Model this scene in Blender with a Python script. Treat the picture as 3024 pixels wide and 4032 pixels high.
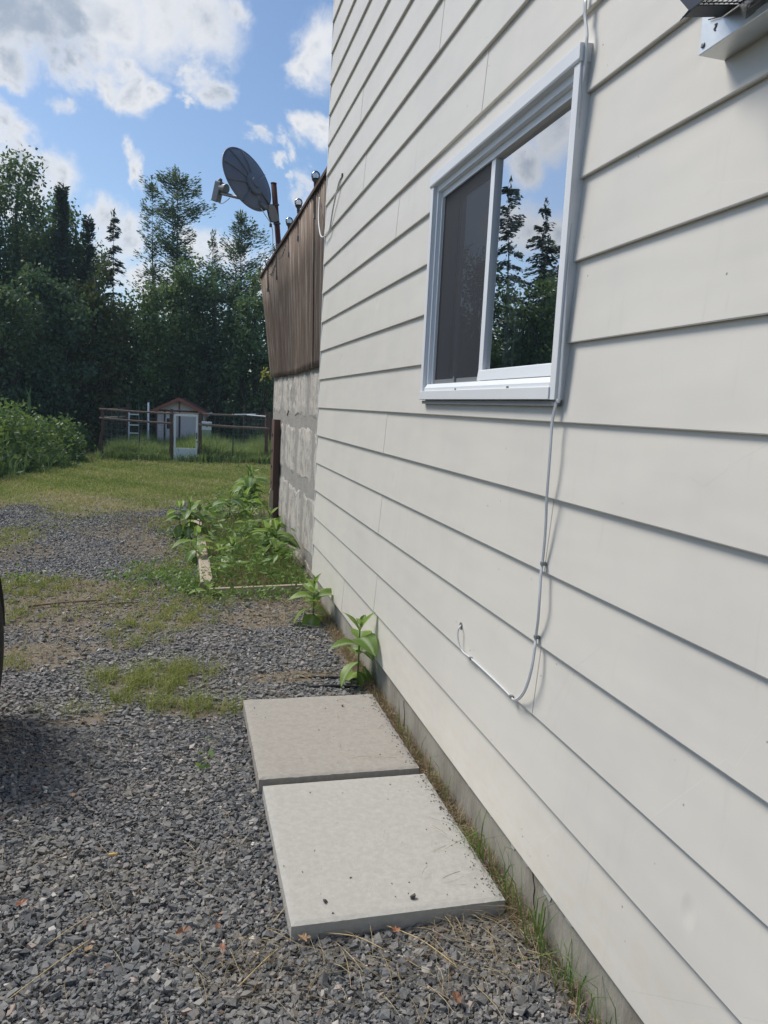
import bpy, bmesh, math, random
import numpy as np
from mathutils import Vector, Matrix, Euler

for o in list(bpy.data.objects):
    bpy.data.objects.remove(o)
SC = bpy.context.scene
COL = SC.collection
R_ = math.radians
rng = np.random.default_rng(7)
random.seed(7)

# ------------------------------------------------------------------ camera
CAM_H = 1.42
FPX = 3000.0                                    # focal length in pixels of the 3024 x 4032 photograph
_v = np.array([-1120.0, 22300.0, FPX]); DOWN = _v / np.linalg.norm(_v)
_w = np.array([-786.0, -438.0, FPX]); _w = _w - DOWN * np.dot(_w, DOWN); FWD = _w / np.linalg.norm(_w)
UP = -DOWN; RIGHT = np.cross(FWD, UP)
RM = np.array([RIGHT, FWD, UP])                 # camera axes -> world axes (X into the house, Y along the wall, Z up)
cam_d = bpy.data.cameras.new('camera'); cam = bpy.data.objects.new('camera', cam_d); COL.objects.link(cam)
c0, c1, c2 = RM @ np.array([1, 0, 0]), RM @ np.array([0, -1, 0]), RM @ np.array([0, 0, -1])
cam.matrix_world = Matrix(((c0[0], c1[0], c2[0], 0), (c0[1], c1[1], c2[1], 0), (c0[2], c1[2], c2[2], CAM_H), (0, 0, 0, 1)))
cam_d.sensor_fit = 'AUTO'; cam_d.sensor_width = 36.0; cam_d.lens = 36.0 * FPX / 4032.0
cam_d.clip_start = 0.02; cam_d.clip_end = 2000.0
SC.camera = cam

# ------------------------------------------------------------------ survey helpers: where a sight line meets the place
S = 3024 / 1659.0                               # measured on a 1659-wide print of the photograph
def ray(x, y):
    return RM @ np.array([x * S - 1512.0, y * S - 2016.0, FPX])
def gz(Y):
    t = np.clip((np.asarray(Y, float) - 8) / 18.0, 0, 1)
    return -0.6 * t * t * (3 - 2 * t)
def on_ground(x, y, z=0.0):
    d = ray(x, y); ts = np.geomspace(1e-4, .03, 3000)
    i = int(np.argmax(CAM_H + d[2] * ts - gz(d[1] * ts) - z < 0))
    p = d * ts[i]; return np.array([p[0], p[1], p[2] + CAM_H])
def at_Y(x, y, Y):
    d = ray(x, y); p = d * (Y / d[1]); p[2] += CAM_H; return p
def at_X(x, y, X):
    d = ray(x, y); p = d * (X / d[0]); p[2] += CAM_H; return p

# ------------------------------------------------------------------ sun, sky, exposure
SUN_DIR = Vector((-0.46, 0.44, 0.77)).normalized()
sun_d = bpy.data.lights.new('sun', 'SUN'); sun = bpy.data.objects.new('sun', sun_d); COL.objects.link(sun)
sun_d.energy = 2.1; sun_d.angle = R_(22.0); sun_d.color = (1.0, 0.95, 0.87)
sun.rotation_euler = SUN_DIR.to_track_quat('Z', 'Y').to_euler()
sun.location = (-20, 20, 40)
SC.view_settings.view_transform = 'Standard'; SC.view_settings.look = 'None'
SC.view_settings.gamma = 1.0; SC.view_settings.use_curve_mapping = False
SC.view_settings.exposure = 0.84
SC.cycles.max_bounces = 6; SC.cycles.transparent_max_bounces = 12
SC.cycles.caustics_reflective = False; SC.cycles.caustics_refractive = False
try:
    SC.cycles.use_denoising = True
except Exception:
    pass

class NT:
    """tiny node-tree writer"""
    def __init__(s, tree): s.t = tree; s.n = tree.nodes; s.l = tree.links
    def new(s, typ, **kw):
        n = s.n.new(typ)
        for k, v in kw.items():
            if k.startswith('i_'):
                key = k[2:]; key = int(key) if key.isdigit() else key.replace('_', ' ')
                s.put(n.inputs[key], v)
            else: setattr(n, k, v)
        return n
    def put(s, sock, v):
        if hasattr(v, 'is_output') or isinstance(v, bpy.types.NodeSocket): s.l.new(v, sock)
        elif isinstance(v, bpy.types.Node): s.l.new(v.outputs[0], sock)
        else: sock.default_value = v
    def math(s, op, a, b=None, c=None, clamp=False):
        n = s.n.new('ShaderNodeMath'); n.operation = op; n.use_clamp = clamp
        for i, v in enumerate((a, b, c)):
            if v is not None: s.put(n.inputs[i], v)
        return n.outputs[0]
    def vmath(s, op, a, b=None, scale=None):
        n = s.n.new('ShaderNodeVectorMath'); n.operation = op
        s.put(n.inputs[0], a)
        if b is not None: s.put(n.inputs[1], b)
        if scale is not None: s.put(n.inputs[3], scale)
        return n
    def mix(s, f, a, b):
        n = s.n.new('ShaderNodeMix'); n.data_type = 'RGBA'
        s.put(n.inputs[0], f)
        for i, v in ((6, a), (7, b)):
            if isinstance(v, tuple) and len(v) == 3: v = (*v, 1)
            s.put(n.inputs[i], v)
        return n.outputs[2]
    def noise(s, vec, scale, detail=4.0, rough=.55, dist=0.0):
        n = s.n.new('ShaderNodeTexNoise')
        if vec is not None: s.put(n.inputs['Vector'], vec)
        n.inputs['Scale'].default_value = scale; n.inputs['Detail'].default_value = detail
        n.inputs['Roughness'].default_value = rough; n.inputs['Distortion'].default_value = dist
        return n
    def ramp(s, f, stops):
        n = s.n.new('ShaderNodeValToRGB'); s.put(n.inputs[0], f); e = n.color_ramp.elements
        while len(e) < len(stops): e.new(.5)
        for el, (p, c) in zip(e, stops):
            el.position = p; el.color = (*c, 1) if isinstance(c, tuple) else (c, c, c, 1)
        return n.outputs[0]
    def smooth(s, v, a, b, lo=0.0, hi=1.0):
        n = s.n.new('ShaderNodeMapRange'); n.interpolation_type = 'SMOOTHSTEP'
        s.put(n.inputs[0], v); n.inputs[1].default_value = a; n.inputs[2].default_value = b
        n.inputs[3].default_value = lo; n.inputs[4].default_value = hi
        return n.outputs[0]

SKY_STRENGTH = 0.082
world = bpy.data.worlds.new('World'); SC.world = world; world.use_nodes = True
wt = NT(world.node_tree); wt.n.clear()
w_out = wt.new('ShaderNodeOutputWorld'); w_bg = wt.new('ShaderNodeBackground'); w_bg.inputs[1].default_value = SKY_STRENGTH
sky = wt.new('ShaderNodeTexSky', sky_type='NISHITA'); sky.sun_disc = False
sky.sun_elevation = math.asin(SUN_DIR.z); sky.sun_rotation = math.atan2(SUN_DIR.x, SUN_DIR.y)
sky.air_density = 1.0; sky.dust_density = 1.2; sky.ozone_density = 2.0; sky.altitude = 300
tc = wt.new('ShaderNodeTexCoord'); D = tc.outputs['Generated']
# cumulus: banks at their bearings plus a broken field over the rest of the sky
n1 = wt.noise(D, 8.0, 8.0, .62, .4); n2 = wt.noise(D, 22.0, 5.0, .6)
wob = wt.vmath('SCALE', wt.vmath('SUBTRACT', n1.outputs['Color'], (.5, .5, .5)).outputs[0], scale=.10).outputs[0]
wob2 = wt.vmath('SCALE', wt.vmath('SUBTRACT', n2.outputs['Color'], (.5, .5, .5)).outputs[0], scale=.05).outputs[0]
DW = wt.vmath('ADD', wt.vmath('ADD', D, wob).outputs[0], wob2).outputs[0]
BANKS = [(15, 25, 80), (95, 60, 62), (165, 30, 75), (255, 40, 90), (345, 35, 85), (430, 45, 85), (492, 30, 42), (150, 125, 48), (215, 105, 60), (185, 165, 40),
         (235, 185, 42), (300, 195, 50), (275, 140, 45), (345, 185, 34), (468, 180, 42), (430, 140, 42), (480, 120, 36), (20, 120, 55), (8, 165, 34), (690, 112, 62), (664, 142, 40),
         (5, 275, 40), (45, 300, 38), (28, 345, 55), (95, 362, 46), (130, 392, 50), (40, 400, 70), (128, 222, 30), (283, 340, 24), (290, 374, 24), (410, 208, 16),
         (550, 290, 26), (598, 300, 26), (622, 325, 24), (668, 300, 34), (702, 290, 38), (585, 335, 18), (655, 400, 40), (690, 430, 45), (620, 380, 18),
         (235, 480, 50), (290, 505, 50), (420, 545, 40), (475, 560, 50), (230, 560, 60), (560, 600, 60), (330, 610, 70)]
DIRS = [(ray(x, y), r) for x, y, r in BANKS]
for x, y, r in ((1150, 480, 70), (1090, 470, 60), (1215, 500, 60), (1190, 250, 75), (1130, 330, 50)):      # banks the window mirrors
    d = ray(x, y); DIRS.append((np.array([-d[0], d[1], d[2]]), r))
field = None
for (d, r) in DIRS:
    d = d / np.linalg.norm(d); rr = r * S / FPX
    dd = wt.vmath('DISTANCE', DW, tuple(d)).outputs['Value']
    f = wt.math('SUBTRACT', 1.0, wt.math('DIVIDE', dd, rr))
    field = f if field is None else wt.math('SMOOTH_MAX', field, f, .15)
front = ray(450, 350); front = front / np.linalg.norm(front)
away = wt.smooth(wt.vmath('DISTANCE', D, tuple(front)).outputs['Value'], .35, .6)
sep = wt.new('ShaderNodeSeparateXYZ', i_0=D)
zz = wt.math('ADD', wt.math('MAXIMUM', sep.outputs[2], 0.0), .12)
flat = wt.vmath('DIVIDE', D, wt.new('ShaderNodeCombineXYZ', i_0=zz, i_1=zz, i_2=zz).outputs[0]).outputs[0]
nf = wt.noise(flat, 1.3, 8.0, .58, .2)
broken = wt.math('MULTIPLY', wt.smooth(nf.outputs[0], .50, .72, -.4, .75), away)
field = wt.math('MAXIMUM', field, wt.math('ADD', broken, wt.math('MULTIPLY', wt.math('SUBTRACT', away, 1.0), 1.0)))
edge = wt.math('ADD', field, wt.math('MULTIPLY', wt.math('SUBTRACT', n1.outputs[0], .5), 1.35))
cover = wt.smooth(edge, -.16, .72)
n3 = wt.noise(DW, 6.0, 5.0, .55)
thick = wt.smooth(wt.math('ADD', wt.math('MULTIPLY', field, .55), n3.outputs[0]), .74, 1.16)
CB = 1.0 / SKY_STRENGTH
cloud = wt.mix(thick, (0.46 * CB, 0.47 * CB, 0.49 * CB), (0.22 * CB, 0.26 * CB, 0.32 * CB))
hs_ = wt.new('ShaderNodeHueSaturation'); hs_.inputs['Saturation'].default_value = 1.14; hs_.inputs['Value'].default_value = .90; wt.put(hs_.inputs['Color'], sky.outputs[0])
skyc = wt.mix(.05, hs_.outputs[0], (0.30 * CB, 0.38 * CB, 0.48 * CB))
wt.put(w_bg.inputs[0], wt.mix(wt.math('MULTIPLY', cover, .97), skyc, cloud))
wt.l.new(w_bg.outputs[0], w_out.inputs[0])

# ------------------------------------------------------------------ materials
def newmat(name):
    m = bpy.data.materials.new(name); m.use_nodes = True
    nt = NT(m.node_tree); b = nt.n['Principled BSDF']
    return m, nt, b
def c3(c, k=1.0): return tuple(min(1, v * k) for v in c)
def mat(name, col, rough=.6, metal=0.0, var=.15, scale=8.0, bump=0.0, bscale=60.0, stretch=None, col2=None, cut=(.42, .62), spec=.35, obj_var=0.0):
    """mottled paint, wood, metal, stone: two noise scales, optional second tone in patches, optional fine relief"""
    m, nt, b = newmat(name)
    t = nt.new('ShaderNodeTexCoord').outputs['Object']
    if stretch: t = nt.vmath('MULTIPLY', t, stretch).outputs[0]
    n = nt.noise(t, scale, 5.0, .6); f = nt.noise(t, scale * 7, 3.0, .6)
    base = nt.mix(n.outputs[0], c3(col, 1 - var), c3(col, 1 + var))
    base = nt.mix(nt.math('MULTIPLY', f.outputs[0], var), base, c3(col, .55))
    if col2 is not None:
        p = nt.noise(t, scale * .6, 6.0, .65)
        base = nt.mix(nt.smooth(p.outputs[0], cut[0], cut[1]), base, col2)
    if obj_var:
        oi = nt.new('ShaderNodeObjectInfo').outputs['Random']
        hs = nt.new('ShaderNodeHueSaturation'); nt.put(hs.inputs['Value'], nt.math('MULTIPLY_ADD', oi, 2 * obj_var, 1 - obj_var)); nt.put(hs.inputs['Color'], base); base = hs.outputs[0]
    nt.put(b.inputs['Base Color'], base)
    b.inputs['Roughness'].default_value = rough; b.inputs['Metallic'].default_value = metal
    b.inputs['Specular IOR Level'].default_value = spec
    if bump:
        bn = nt.noise(t, bscale, 6.0, .65)
        bp = nt.new('ShaderNodeBump'); bp.inputs['Strength'].default_value = bump; bp.inputs['Distance'].default_value = .01
        nt.put(bp.inputs['Height'], bn.outputs[0]); nt.put(b.inputs['Normal'], bp)
    return m
def leafmat(name, dark, light, transl=.3, rough=.5, rib=None, objrnd=False, third=None):
    m, nt, b = newmat(name)
    a = nt.new('ShaderNodeAttribute', attribute_name='rnd').outputs['Fac']
    if objrnd:
        a = nt.math('FRACT', nt.math('ADD', a, nt.new('ShaderNodeObjectInfo').outputs['Random']))
    if third is None: c = nt.mix(a, dark, light)
    else: c = nt.ramp(a, [(0, dark), (.8, light), (1.0, third)])
    if rib is not None:
        q = nt.new('ShaderNodeAttribute', attribute_name='rib').outputs['Fac']
        c = nt.mix(nt.smooth(q, .55, 1.0), c, rib)
    nt.put(b.inputs['Base Color'], c); b.inputs['Roughness'].default_value = rough; b.inputs['Specular IOR Level'].default_value = .35
    if transl:
        tr = nt.new('ShaderNodeBsdfTranslucent'); nt.put(tr.inputs[0], nt.mix(.35, c, (.25, .34, .05)))
        ms = nt.new('ShaderNodeMixShader'); ms.inputs[0].default_value = transl
        nt.l.new(b.outputs[0], ms.inputs[1]); nt.l.new(tr.outputs[0], ms.inputs[2])
        nt.l.new(ms.outputs[0], nt.n['Material Output'].inputs[0])
    return m

M = {}
# siding: cream baked enamel, slightly wavy sheet with specks, streaks and a few dents
m, nt, b = newmat('cream_siding_paint')
t = nt.new('ShaderNodeNewGeometry').outputs['Position']
st = nt.noise(nt.vmath('MULTIPLY', t, (1, 1.6, 1.1)).outputs[0], 1.6, 5.0, .6)
col = nt.mix(nt.smooth(st.outputs[0], .38, .72), (.682, .648, .578), (.644, .613, .552))
t2 = nt.vmath('MULTIPLY', t, (0, 1, 1)).outputs[0]
sp = nt.new('ShaderNodeTexVoronoi', i_Scale=17.0, i_0=t2); sp.feature = 'F1'
sz = nt.noise(t, 7.0, 2.0)
speck = nt.math('MULTIPLY', nt.smooth(sp.outputs['Distance'], .062, .036), nt.smooth(sz.outputs[0], .50, .58))
col = nt.mix(nt.math('MULTIPLY', speck, .75), col, (.14, .13, .11))
fine = nt.noise(nt.vmath('MULTIPLY', t, (1, 7, 1.2)).outputs[0], 4.0, 4.0, .6)
col = nt.mix(nt.math('MULTIPLY', nt.smooth(fine.outputs[0], .60, .85), .18), col, (.40, .39, .36))
zz3 = nt.new('ShaderNodeSeparateXYZ', i_0=t).outputs[2]; bounce_n = nt.noise(nt.vmath('MULTIPLY', t, (1, 2.0, 5.0)).outputs[0], 6.0, 6.0, .7)
col = nt.mix(nt.math('MULTIPLY', nt.math('MULTIPLY', nt.smooth(zz3, .50, .16), nt.smooth(bounce_n.outputs[0], .35, .75)), .40), col, (.60, .52, .38))  # warm ground bounce painted into the lowest boards, broken up by noise
run_ = nt.noise(nt.vmath('MULTIPLY', t, (1, 9.0, .5)).outputs[0], 3.0, 5.0, .65)
col = nt.mix(nt.math('MULTIPLY', nt.smooth(run_.outputs[0], .60, .78), .20), col, (.40, .39, .36))
nt.put(b.inputs['Base Color'], col); b.inputs['Roughness'].default_value = .42; b.inputs['Specular IOR Level'].default_value = .4
wv = nt.noise(nt.vmath('MULTIPLY', t, (1, .8, 2.5)).outputs[0], 2.4, 2.0, .5)
dent = nt.new('ShaderNodeTexVoronoi', i_Scale=2.6, i_0=nt.vmath('MULTIPLY', t, (0, 1.35, .9)).outputs[0])
dpick = nt.smooth(nt.new('ShaderNodeSeparateXYZ', i_0=dent.outputs['Color']).outputs[0], .45, .95)
gr = nt.noise(t, 900.0, 2.0)
hgt = nt.math('ADD', nt.math('MULTIPLY', wv.outputs[0], 1.0), nt.math('MULTIPLY', nt.math('MULTIPLY', nt.smooth(dent.outputs['Distance'], .0, .10), .45), dpick))
hgt = nt.math('ADD', hgt, nt.math('MULTIPLY', gr.outputs[0], .012))
bp = nt.new('ShaderNodeBump', i_Strength=.40, i_Distance=.012); nt.put(bp.inputs['Height'], hgt); nt.put(b.inputs['Normal'], bp)
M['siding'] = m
M['alu_white'] = mat('white_aluminium_trim', (.735, .745, .75), .38, 0, .05, 6, .03, 40, spec=.5)
M['vinyl'] = mat('white_vinyl', (.78, .80, .81), .35, 0, .04, 6, spec=.5)
M['foundation'] = mat('stained_concrete', (.33, .31, .26), .85, 0, .25, 7, .5, 45, (1, 1, .35), (.22, .20, .165), (.45, .68))
M['flake'] = mat('white_paint_flake', (.52, .51, .48), .6, 0, .15, 20)
M['sheath'] = mat('dark_sheathing', (.05, .045, .04), .9)
M['room'] = mat('dim_room_wall', (.045, .05, .06), .9)
M['cable'] = mat('grey_cable_sheath', (.62, .63, .63), .45, 0, .08, 30)
M['clip'] = mat('dark_clip', (.09, .09, .09), .5)
M['white_cable'] = mat('white_cable_sheath', (.72, .72, .70), .45, 0, .08, 30)
M['galv'] = mat('galvanised_sheet', (.66, .69, .70), .42, .65, .14, 30, .05, 80, spec=.5)
M['black_metal'] = mat('dark_navy_metal', (.022, .028, .045), .45, .3, .2, 10)
M['ink'] = mat('black_print', (.06, .06, .07), .7)
M['rust'] = mat('rusted_sheet', (.17, .118, .085), .8, .1, .45, 7, .3, 70, (1, 3.2, .20), (.34, .285, .23), (.46, .70), obj_var=.20)
M['block'] = mat('peeling_whitewash', (.60, .585, .54), .85, 0, .2, 5, .8, 30, (1, 2.6, .55), (.27, .255, .235), (.46, .60), obj_var=.10)
m, nt, b = newmat('peeling_whitewash_block')
t = nt.new('ShaderNodeTexCoord').outputs['Object']
a1 = nt.noise(nt.vmath('MULTIPLY', t, (1, 3.2, .35)).outputs[0], 4.2, 6.0, .65); a2 = nt.noise(nt.vmath('MULTIPLY', t, (1, 1.5, .9)).outputs[0], 5.5, 8.0, .72, .8); a3 = nt.noise(t, 45.0, 4.0, .7)
wc = nt.mix(a1.outputs[0], (.35, .305, .25), (.73, .69, .61)); wc = nt.mix(nt.smooth(a1.outputs[0], .56, .68), wc, (.40, .33, .25))
szb = nt.new('ShaderNodeSeparateXYZ', i_0=t).outputs[2]; zj = nt.math('ADD', szb, nt.math('MULTIPLY', nt.math('SUBTRACT', a2.outputs[0], .5), .35))
jm = nt.math('MAXIMUM', nt.smooth(nt.math('ABSOLUTE', nt.math('SUBTRACT', zj, 1.275)), .075, .03), nt.smooth(nt.math('ABSOLUTE', nt.math('SUBTRACT', zj, .695)), .075, .03))
wc = nt.mix(nt.math('MULTIPLY', nt.smooth(a2.outputs[0], .50, .56), .8), wc, (.29, .265, .235)); wc = nt.mix(nt.math('MULTIPLY', jm, .6), wc, (.31, .29, .265)); wc = nt.mix(nt.math('MULTIPLY', a3.outputs[0], .45), wc, (.28, .26, .24))
nt.put(b.inputs['Base Color'], wc); b.inputs['Roughness'].default_value = .9
bp = nt.new('ShaderNodeBump', i_Strength=.9, i_Distance=.012); nt.put(bp.inputs['Height'], nt.math('ADD', a2.outputs[0], nt.math('MULTIPLY', a3.outputs[0], .4))); nt.put(b.inputs['Normal'], bp)
M['block'] = m
M['mortar'] = mat('grey_mortar', (.33, .31, .28), .95, 0, .3, 9, .9, 40)
M['browncap'] = mat('dark_brown_board', (.065, .035, .026), .7, 0, .2, 8, .2, 60, (1, .3, 1))
M['redpost'] = mat('brown_stained_wood', (.115, .066, .05), .75, 0, .25, 9, .3, 70, (2, 2, .25))
M['weathered'] = mat('weathered_grey_wood', (.215, .155, .125), .85, 0, .3, 8, .4, 60, (2, 2, .3))
M['palewood'] = mat('pale_bare_wood', (.43, .36, .27), .8, 0, .25, 7, .4, 60, (2, .25, 2), (.30, .26, .21), (.5, .7))
M['glassbulb'] = None
M['slab_pale'] = mat('pale_concrete', (.46, .445, .405), .85, 0, .2, 70, .4, 380, None, (.40, .385, .35), (.42, .66))
M['slab_brown'] = mat('buff_concrete', (.385, .357, .312), .88, 0, .22, 64, .45, 380, None, (.325, .302, .268), (.42, .66))
M['rubber'] = mat('black_rubber', (.018, .018, .02), .7, 0, .2, 20, .1, 60)
M['dark_paint'] = mat('black_paint', (.02, .021, .024), .35, .2, .1, 10, spec=.5)
M['steel'] = mat('grey_steel', (.22, .23, .24), .5, .4, .12, 14)
M['dish'] = mat('grey_dish_paint', (.155, .18, .22), .5, .1, .08, 9)
M['rustpole'] = mat('rusty_pole', (.10, .045, .04), .8, .1, .3, 12)
M['tpost'] = mat('green_steel_post', (.05, .065, .055), .6, .2, .2, 12)
M['shingle'] = mat('red_brown_shingle', (.22, .105, .08), .9, 0, .25, 12, .4, 50)
M['fascia'] = mat('red_brown_fascia', (.36, .13, .085), .7, 0, .15, 6)
M['shedwall'] = mat('pinkish_beige_panel', (.78, .68, .65), .75, 0, .08, 3)
M['barrel'] = mat('cream_plastic', (.88, .87, .80), .5, 0, .06, 6)
M['barrelgreen'] = mat('algae_stained_plastic', (.38, .42, .27), .6, 0, .12, 6)
M['plastic_pipe'] = mat('black_pipe', (.03, .03, .032), .5)
M['bark'] = mat('grey_brown_bark', (.09, .075, .06), .9, 0, .35, 4, .5, 20, (3, 3, .6))
M['stalk'] = mat('golden_straw', (.56, .43, .22), .7, 0, .25, 30)
M['pebble'] = mat('dark_pebble', (.10, .085, .085), .8, 0, .2, 60)
M['butt'] = mat('cigarette_filter', (.72, .47, .16), .8, 0, .15, 90)
M['orange_leaf'] = leafmat('orange_dead_leaf', (.33, .14, .08), (.40, .22, .12), .15)
M['tan_leaf'] = leafmat('tan_dead_leaf', (.36, .24, .14), (.48, .36, .22), .15)
M['brown_leaf'] = leafmat('brown_dead_leaf', (.17, .08, .045), (.26, .13, .07), .15)
M['milk'] = leafmat('milkweed_leaf', (.14, .25, .05), (.30, .43, .10), .5, .42, (.45, .55, .32), objrnd=True)
M['milkstem'] = mat('green_stem', (.13, .20, .08), .6)
M['grass'] = leafmat('lawn_blades', (.14, .21, .045), (.34, .355, .11), .38, .6, third=(.52, .42, .23))
M['grass_rich'] = leafmat('green_grass_blades', (.12, .21, .05), (.15, .25, .065), .35, .6)
M['tallgrass'] = leafmat('tall_grass_blades', (.13, .22, .06), (.34, .40, .15), .4, .6)
M['weed'] = leafmat('weed_leaves', (.10, .20, .045), (.24, .36, .10), .35, .5)
M['straw'] = leafmat('dry_straw', (.26, .18, .10), (.66, .54, .32), .1, .7)
M['drygrass'] = leafmat('dry_edge_grass', (.22, .15, .085), (.46, .36, .22), .2, .7)
M['bush'] = leafmat('bush_leaves', (.045, .10, .028), (.15, .24, .07), .35, .5)
M['bush_grey'] = leafmat('grey_green_herbs', (.07, .13, .06), (.13, .21, .10), .3, .6)
M['leaf_dec'] = leafmat('dark_broadleaf', (.045, .102, .060), (.125, .20, .10), .34, .5)
M['leaf_mid'] = leafmat('mid_broadleaf', (.060, .128, .064), (.165, .255, .105), .36, .5)
M['leaf_yel'] = leafmat('olive_broadleaf', (.062, .088, .036), (.125, .145, .055), .28, .5)
M['needle'] = leafmat('dark_needles', (.036, .062, .054), (.068, .100, .074), .15, .6)
M['needle_l'] = leafmat('larch_needles', (.060, .110, .075), (.125, .19, .115), .28, .6)
# gravel stones
m, nt, b = newmat('crushed_grey_stone')
a = nt.new('ShaderNodeAttribute', attribute_name='rnd').outputs['Fac']
t = nt.new('ShaderNodeTexCoord').outputs['Object']
c = nt.ramp(a, [(0, (.055, .058, .060)), (.35, (.108, .111, .113)), (.60, (.182, .183, .182)), (.80, (.195, .175, .15)), (.88, (.28, .275, .26)), (.93, (.34, .26, .22)), (1.0, (.54, .53, .49))])
n = nt.noise(t, 130.0, 4.0, .7)
c = nt.mix(nt.math('MULTIPLY', nt.smooth(n.outputs[0], .45, .75), .45), c, (.33, .33, .325))
du = nt.noise(t, 1.7, 5.0, .62)
c = nt.mix(nt.math('MULTIPLY', nt.smooth(du.outputs[0], .44, .66), .42), c, (.25, .225, .19))
nt.put(b.inputs['Base Color'], c); b.inputs['Roughness'].default_value = .78
bp = nt.new('ShaderNodeBump', i_Strength=.2, i_Distance=.0015); nt.put(bp.inputs['Height'], n.outputs[0]); nt.put(b.inputs['Normal'], bp)
M['gravel'] = m
# window glass: thin sheet, mirror at grazing angles
m, nt, b = newmat('window_glass')
nt.n.remove(b)
gl = nt.new('ShaderNodeBsdfGlossy'); gl.inputs['Roughness'].default_value = 0.0; gl.inputs[0].default_value = (.95, .97, 1, 1)
tr = nt.new('ShaderNodeBsdfTransparent'); tr.inputs[0].default_value = (.82, .86, .86, 1)
fr = nt.new('ShaderNodeFresnel'); fr.inputs[0].default_value = 1.5
ms = nt.new('ShaderNodeMixShader'); nt.put(ms.inputs[0], nt.math('MULTIPLY_ADD', fr.outputs[0], 1.8, .46, clamp=True))
nt.l.new(tr.outputs[0], ms.inputs[1]); nt.l.new(gl.outputs[0], ms.inputs[2]); nt.l.new(ms.outputs[0], nt.n['Material Output'].inputs[0])
wvn = nt.noise(nt.new('ShaderNodeTexCoord').outputs['Object'], 3.0, 2.0)
bp = nt.new('ShaderNodeBump', i_Strength=.03, i_Distance=.01); nt.put(bp.inputs['Height'], wvn.outputs[0]); nt.put(gl.inputs['Normal'], bp)
M['glass'] = m
m, nt, b = newmat('bulb_glass')
nt.n.remove(b)
gl = nt.new('ShaderNodeBsdfGlossy'); gl.inputs['Roughness'].default_value = .05
tr = nt.new('ShaderNodeBsdfTransparent'); tr.inputs[0].default_value = (.78, .80, .80, 1)
ms = nt.new('ShaderNodeMixShader'); fr = nt.new('ShaderNodeFresnel'); fr.inputs[0].default_value = 1.5
nt.put(ms.inputs[0], nt.math('MULTIPLY_ADD', fr.outputs[0], 1.5, .12, clamp=True))
nt.l.new(tr.outputs[0], ms.inputs[1]); nt.l.new(gl.outputs[0], ms.inputs[2]); nt.l.new(ms.outputs[0], nt.n['Material Output'].inputs[0])
M['glassbulb'] = m
# insect screen: fine dark mesh
m, nt, b = newmat('insect_screen_mesh')
b.inputs['Base Color'].default_value = (.009, .012, .019, 1); b.inputs['Roughness'].default_value = .7
tr = nt.new('ShaderNodeBsdfTransparent'); ms = nt.new('ShaderNodeMixShader'); ms.inputs[0].default_value = .80
nt.l.new(tr.outputs[0], ms.inputs[1]); nt.l.new(b.outputs[0], ms.inputs[2]); nt.l.new(ms.outputs[0], nt.n['Material Output'].inputs[0])
M['screen'] = m

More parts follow.
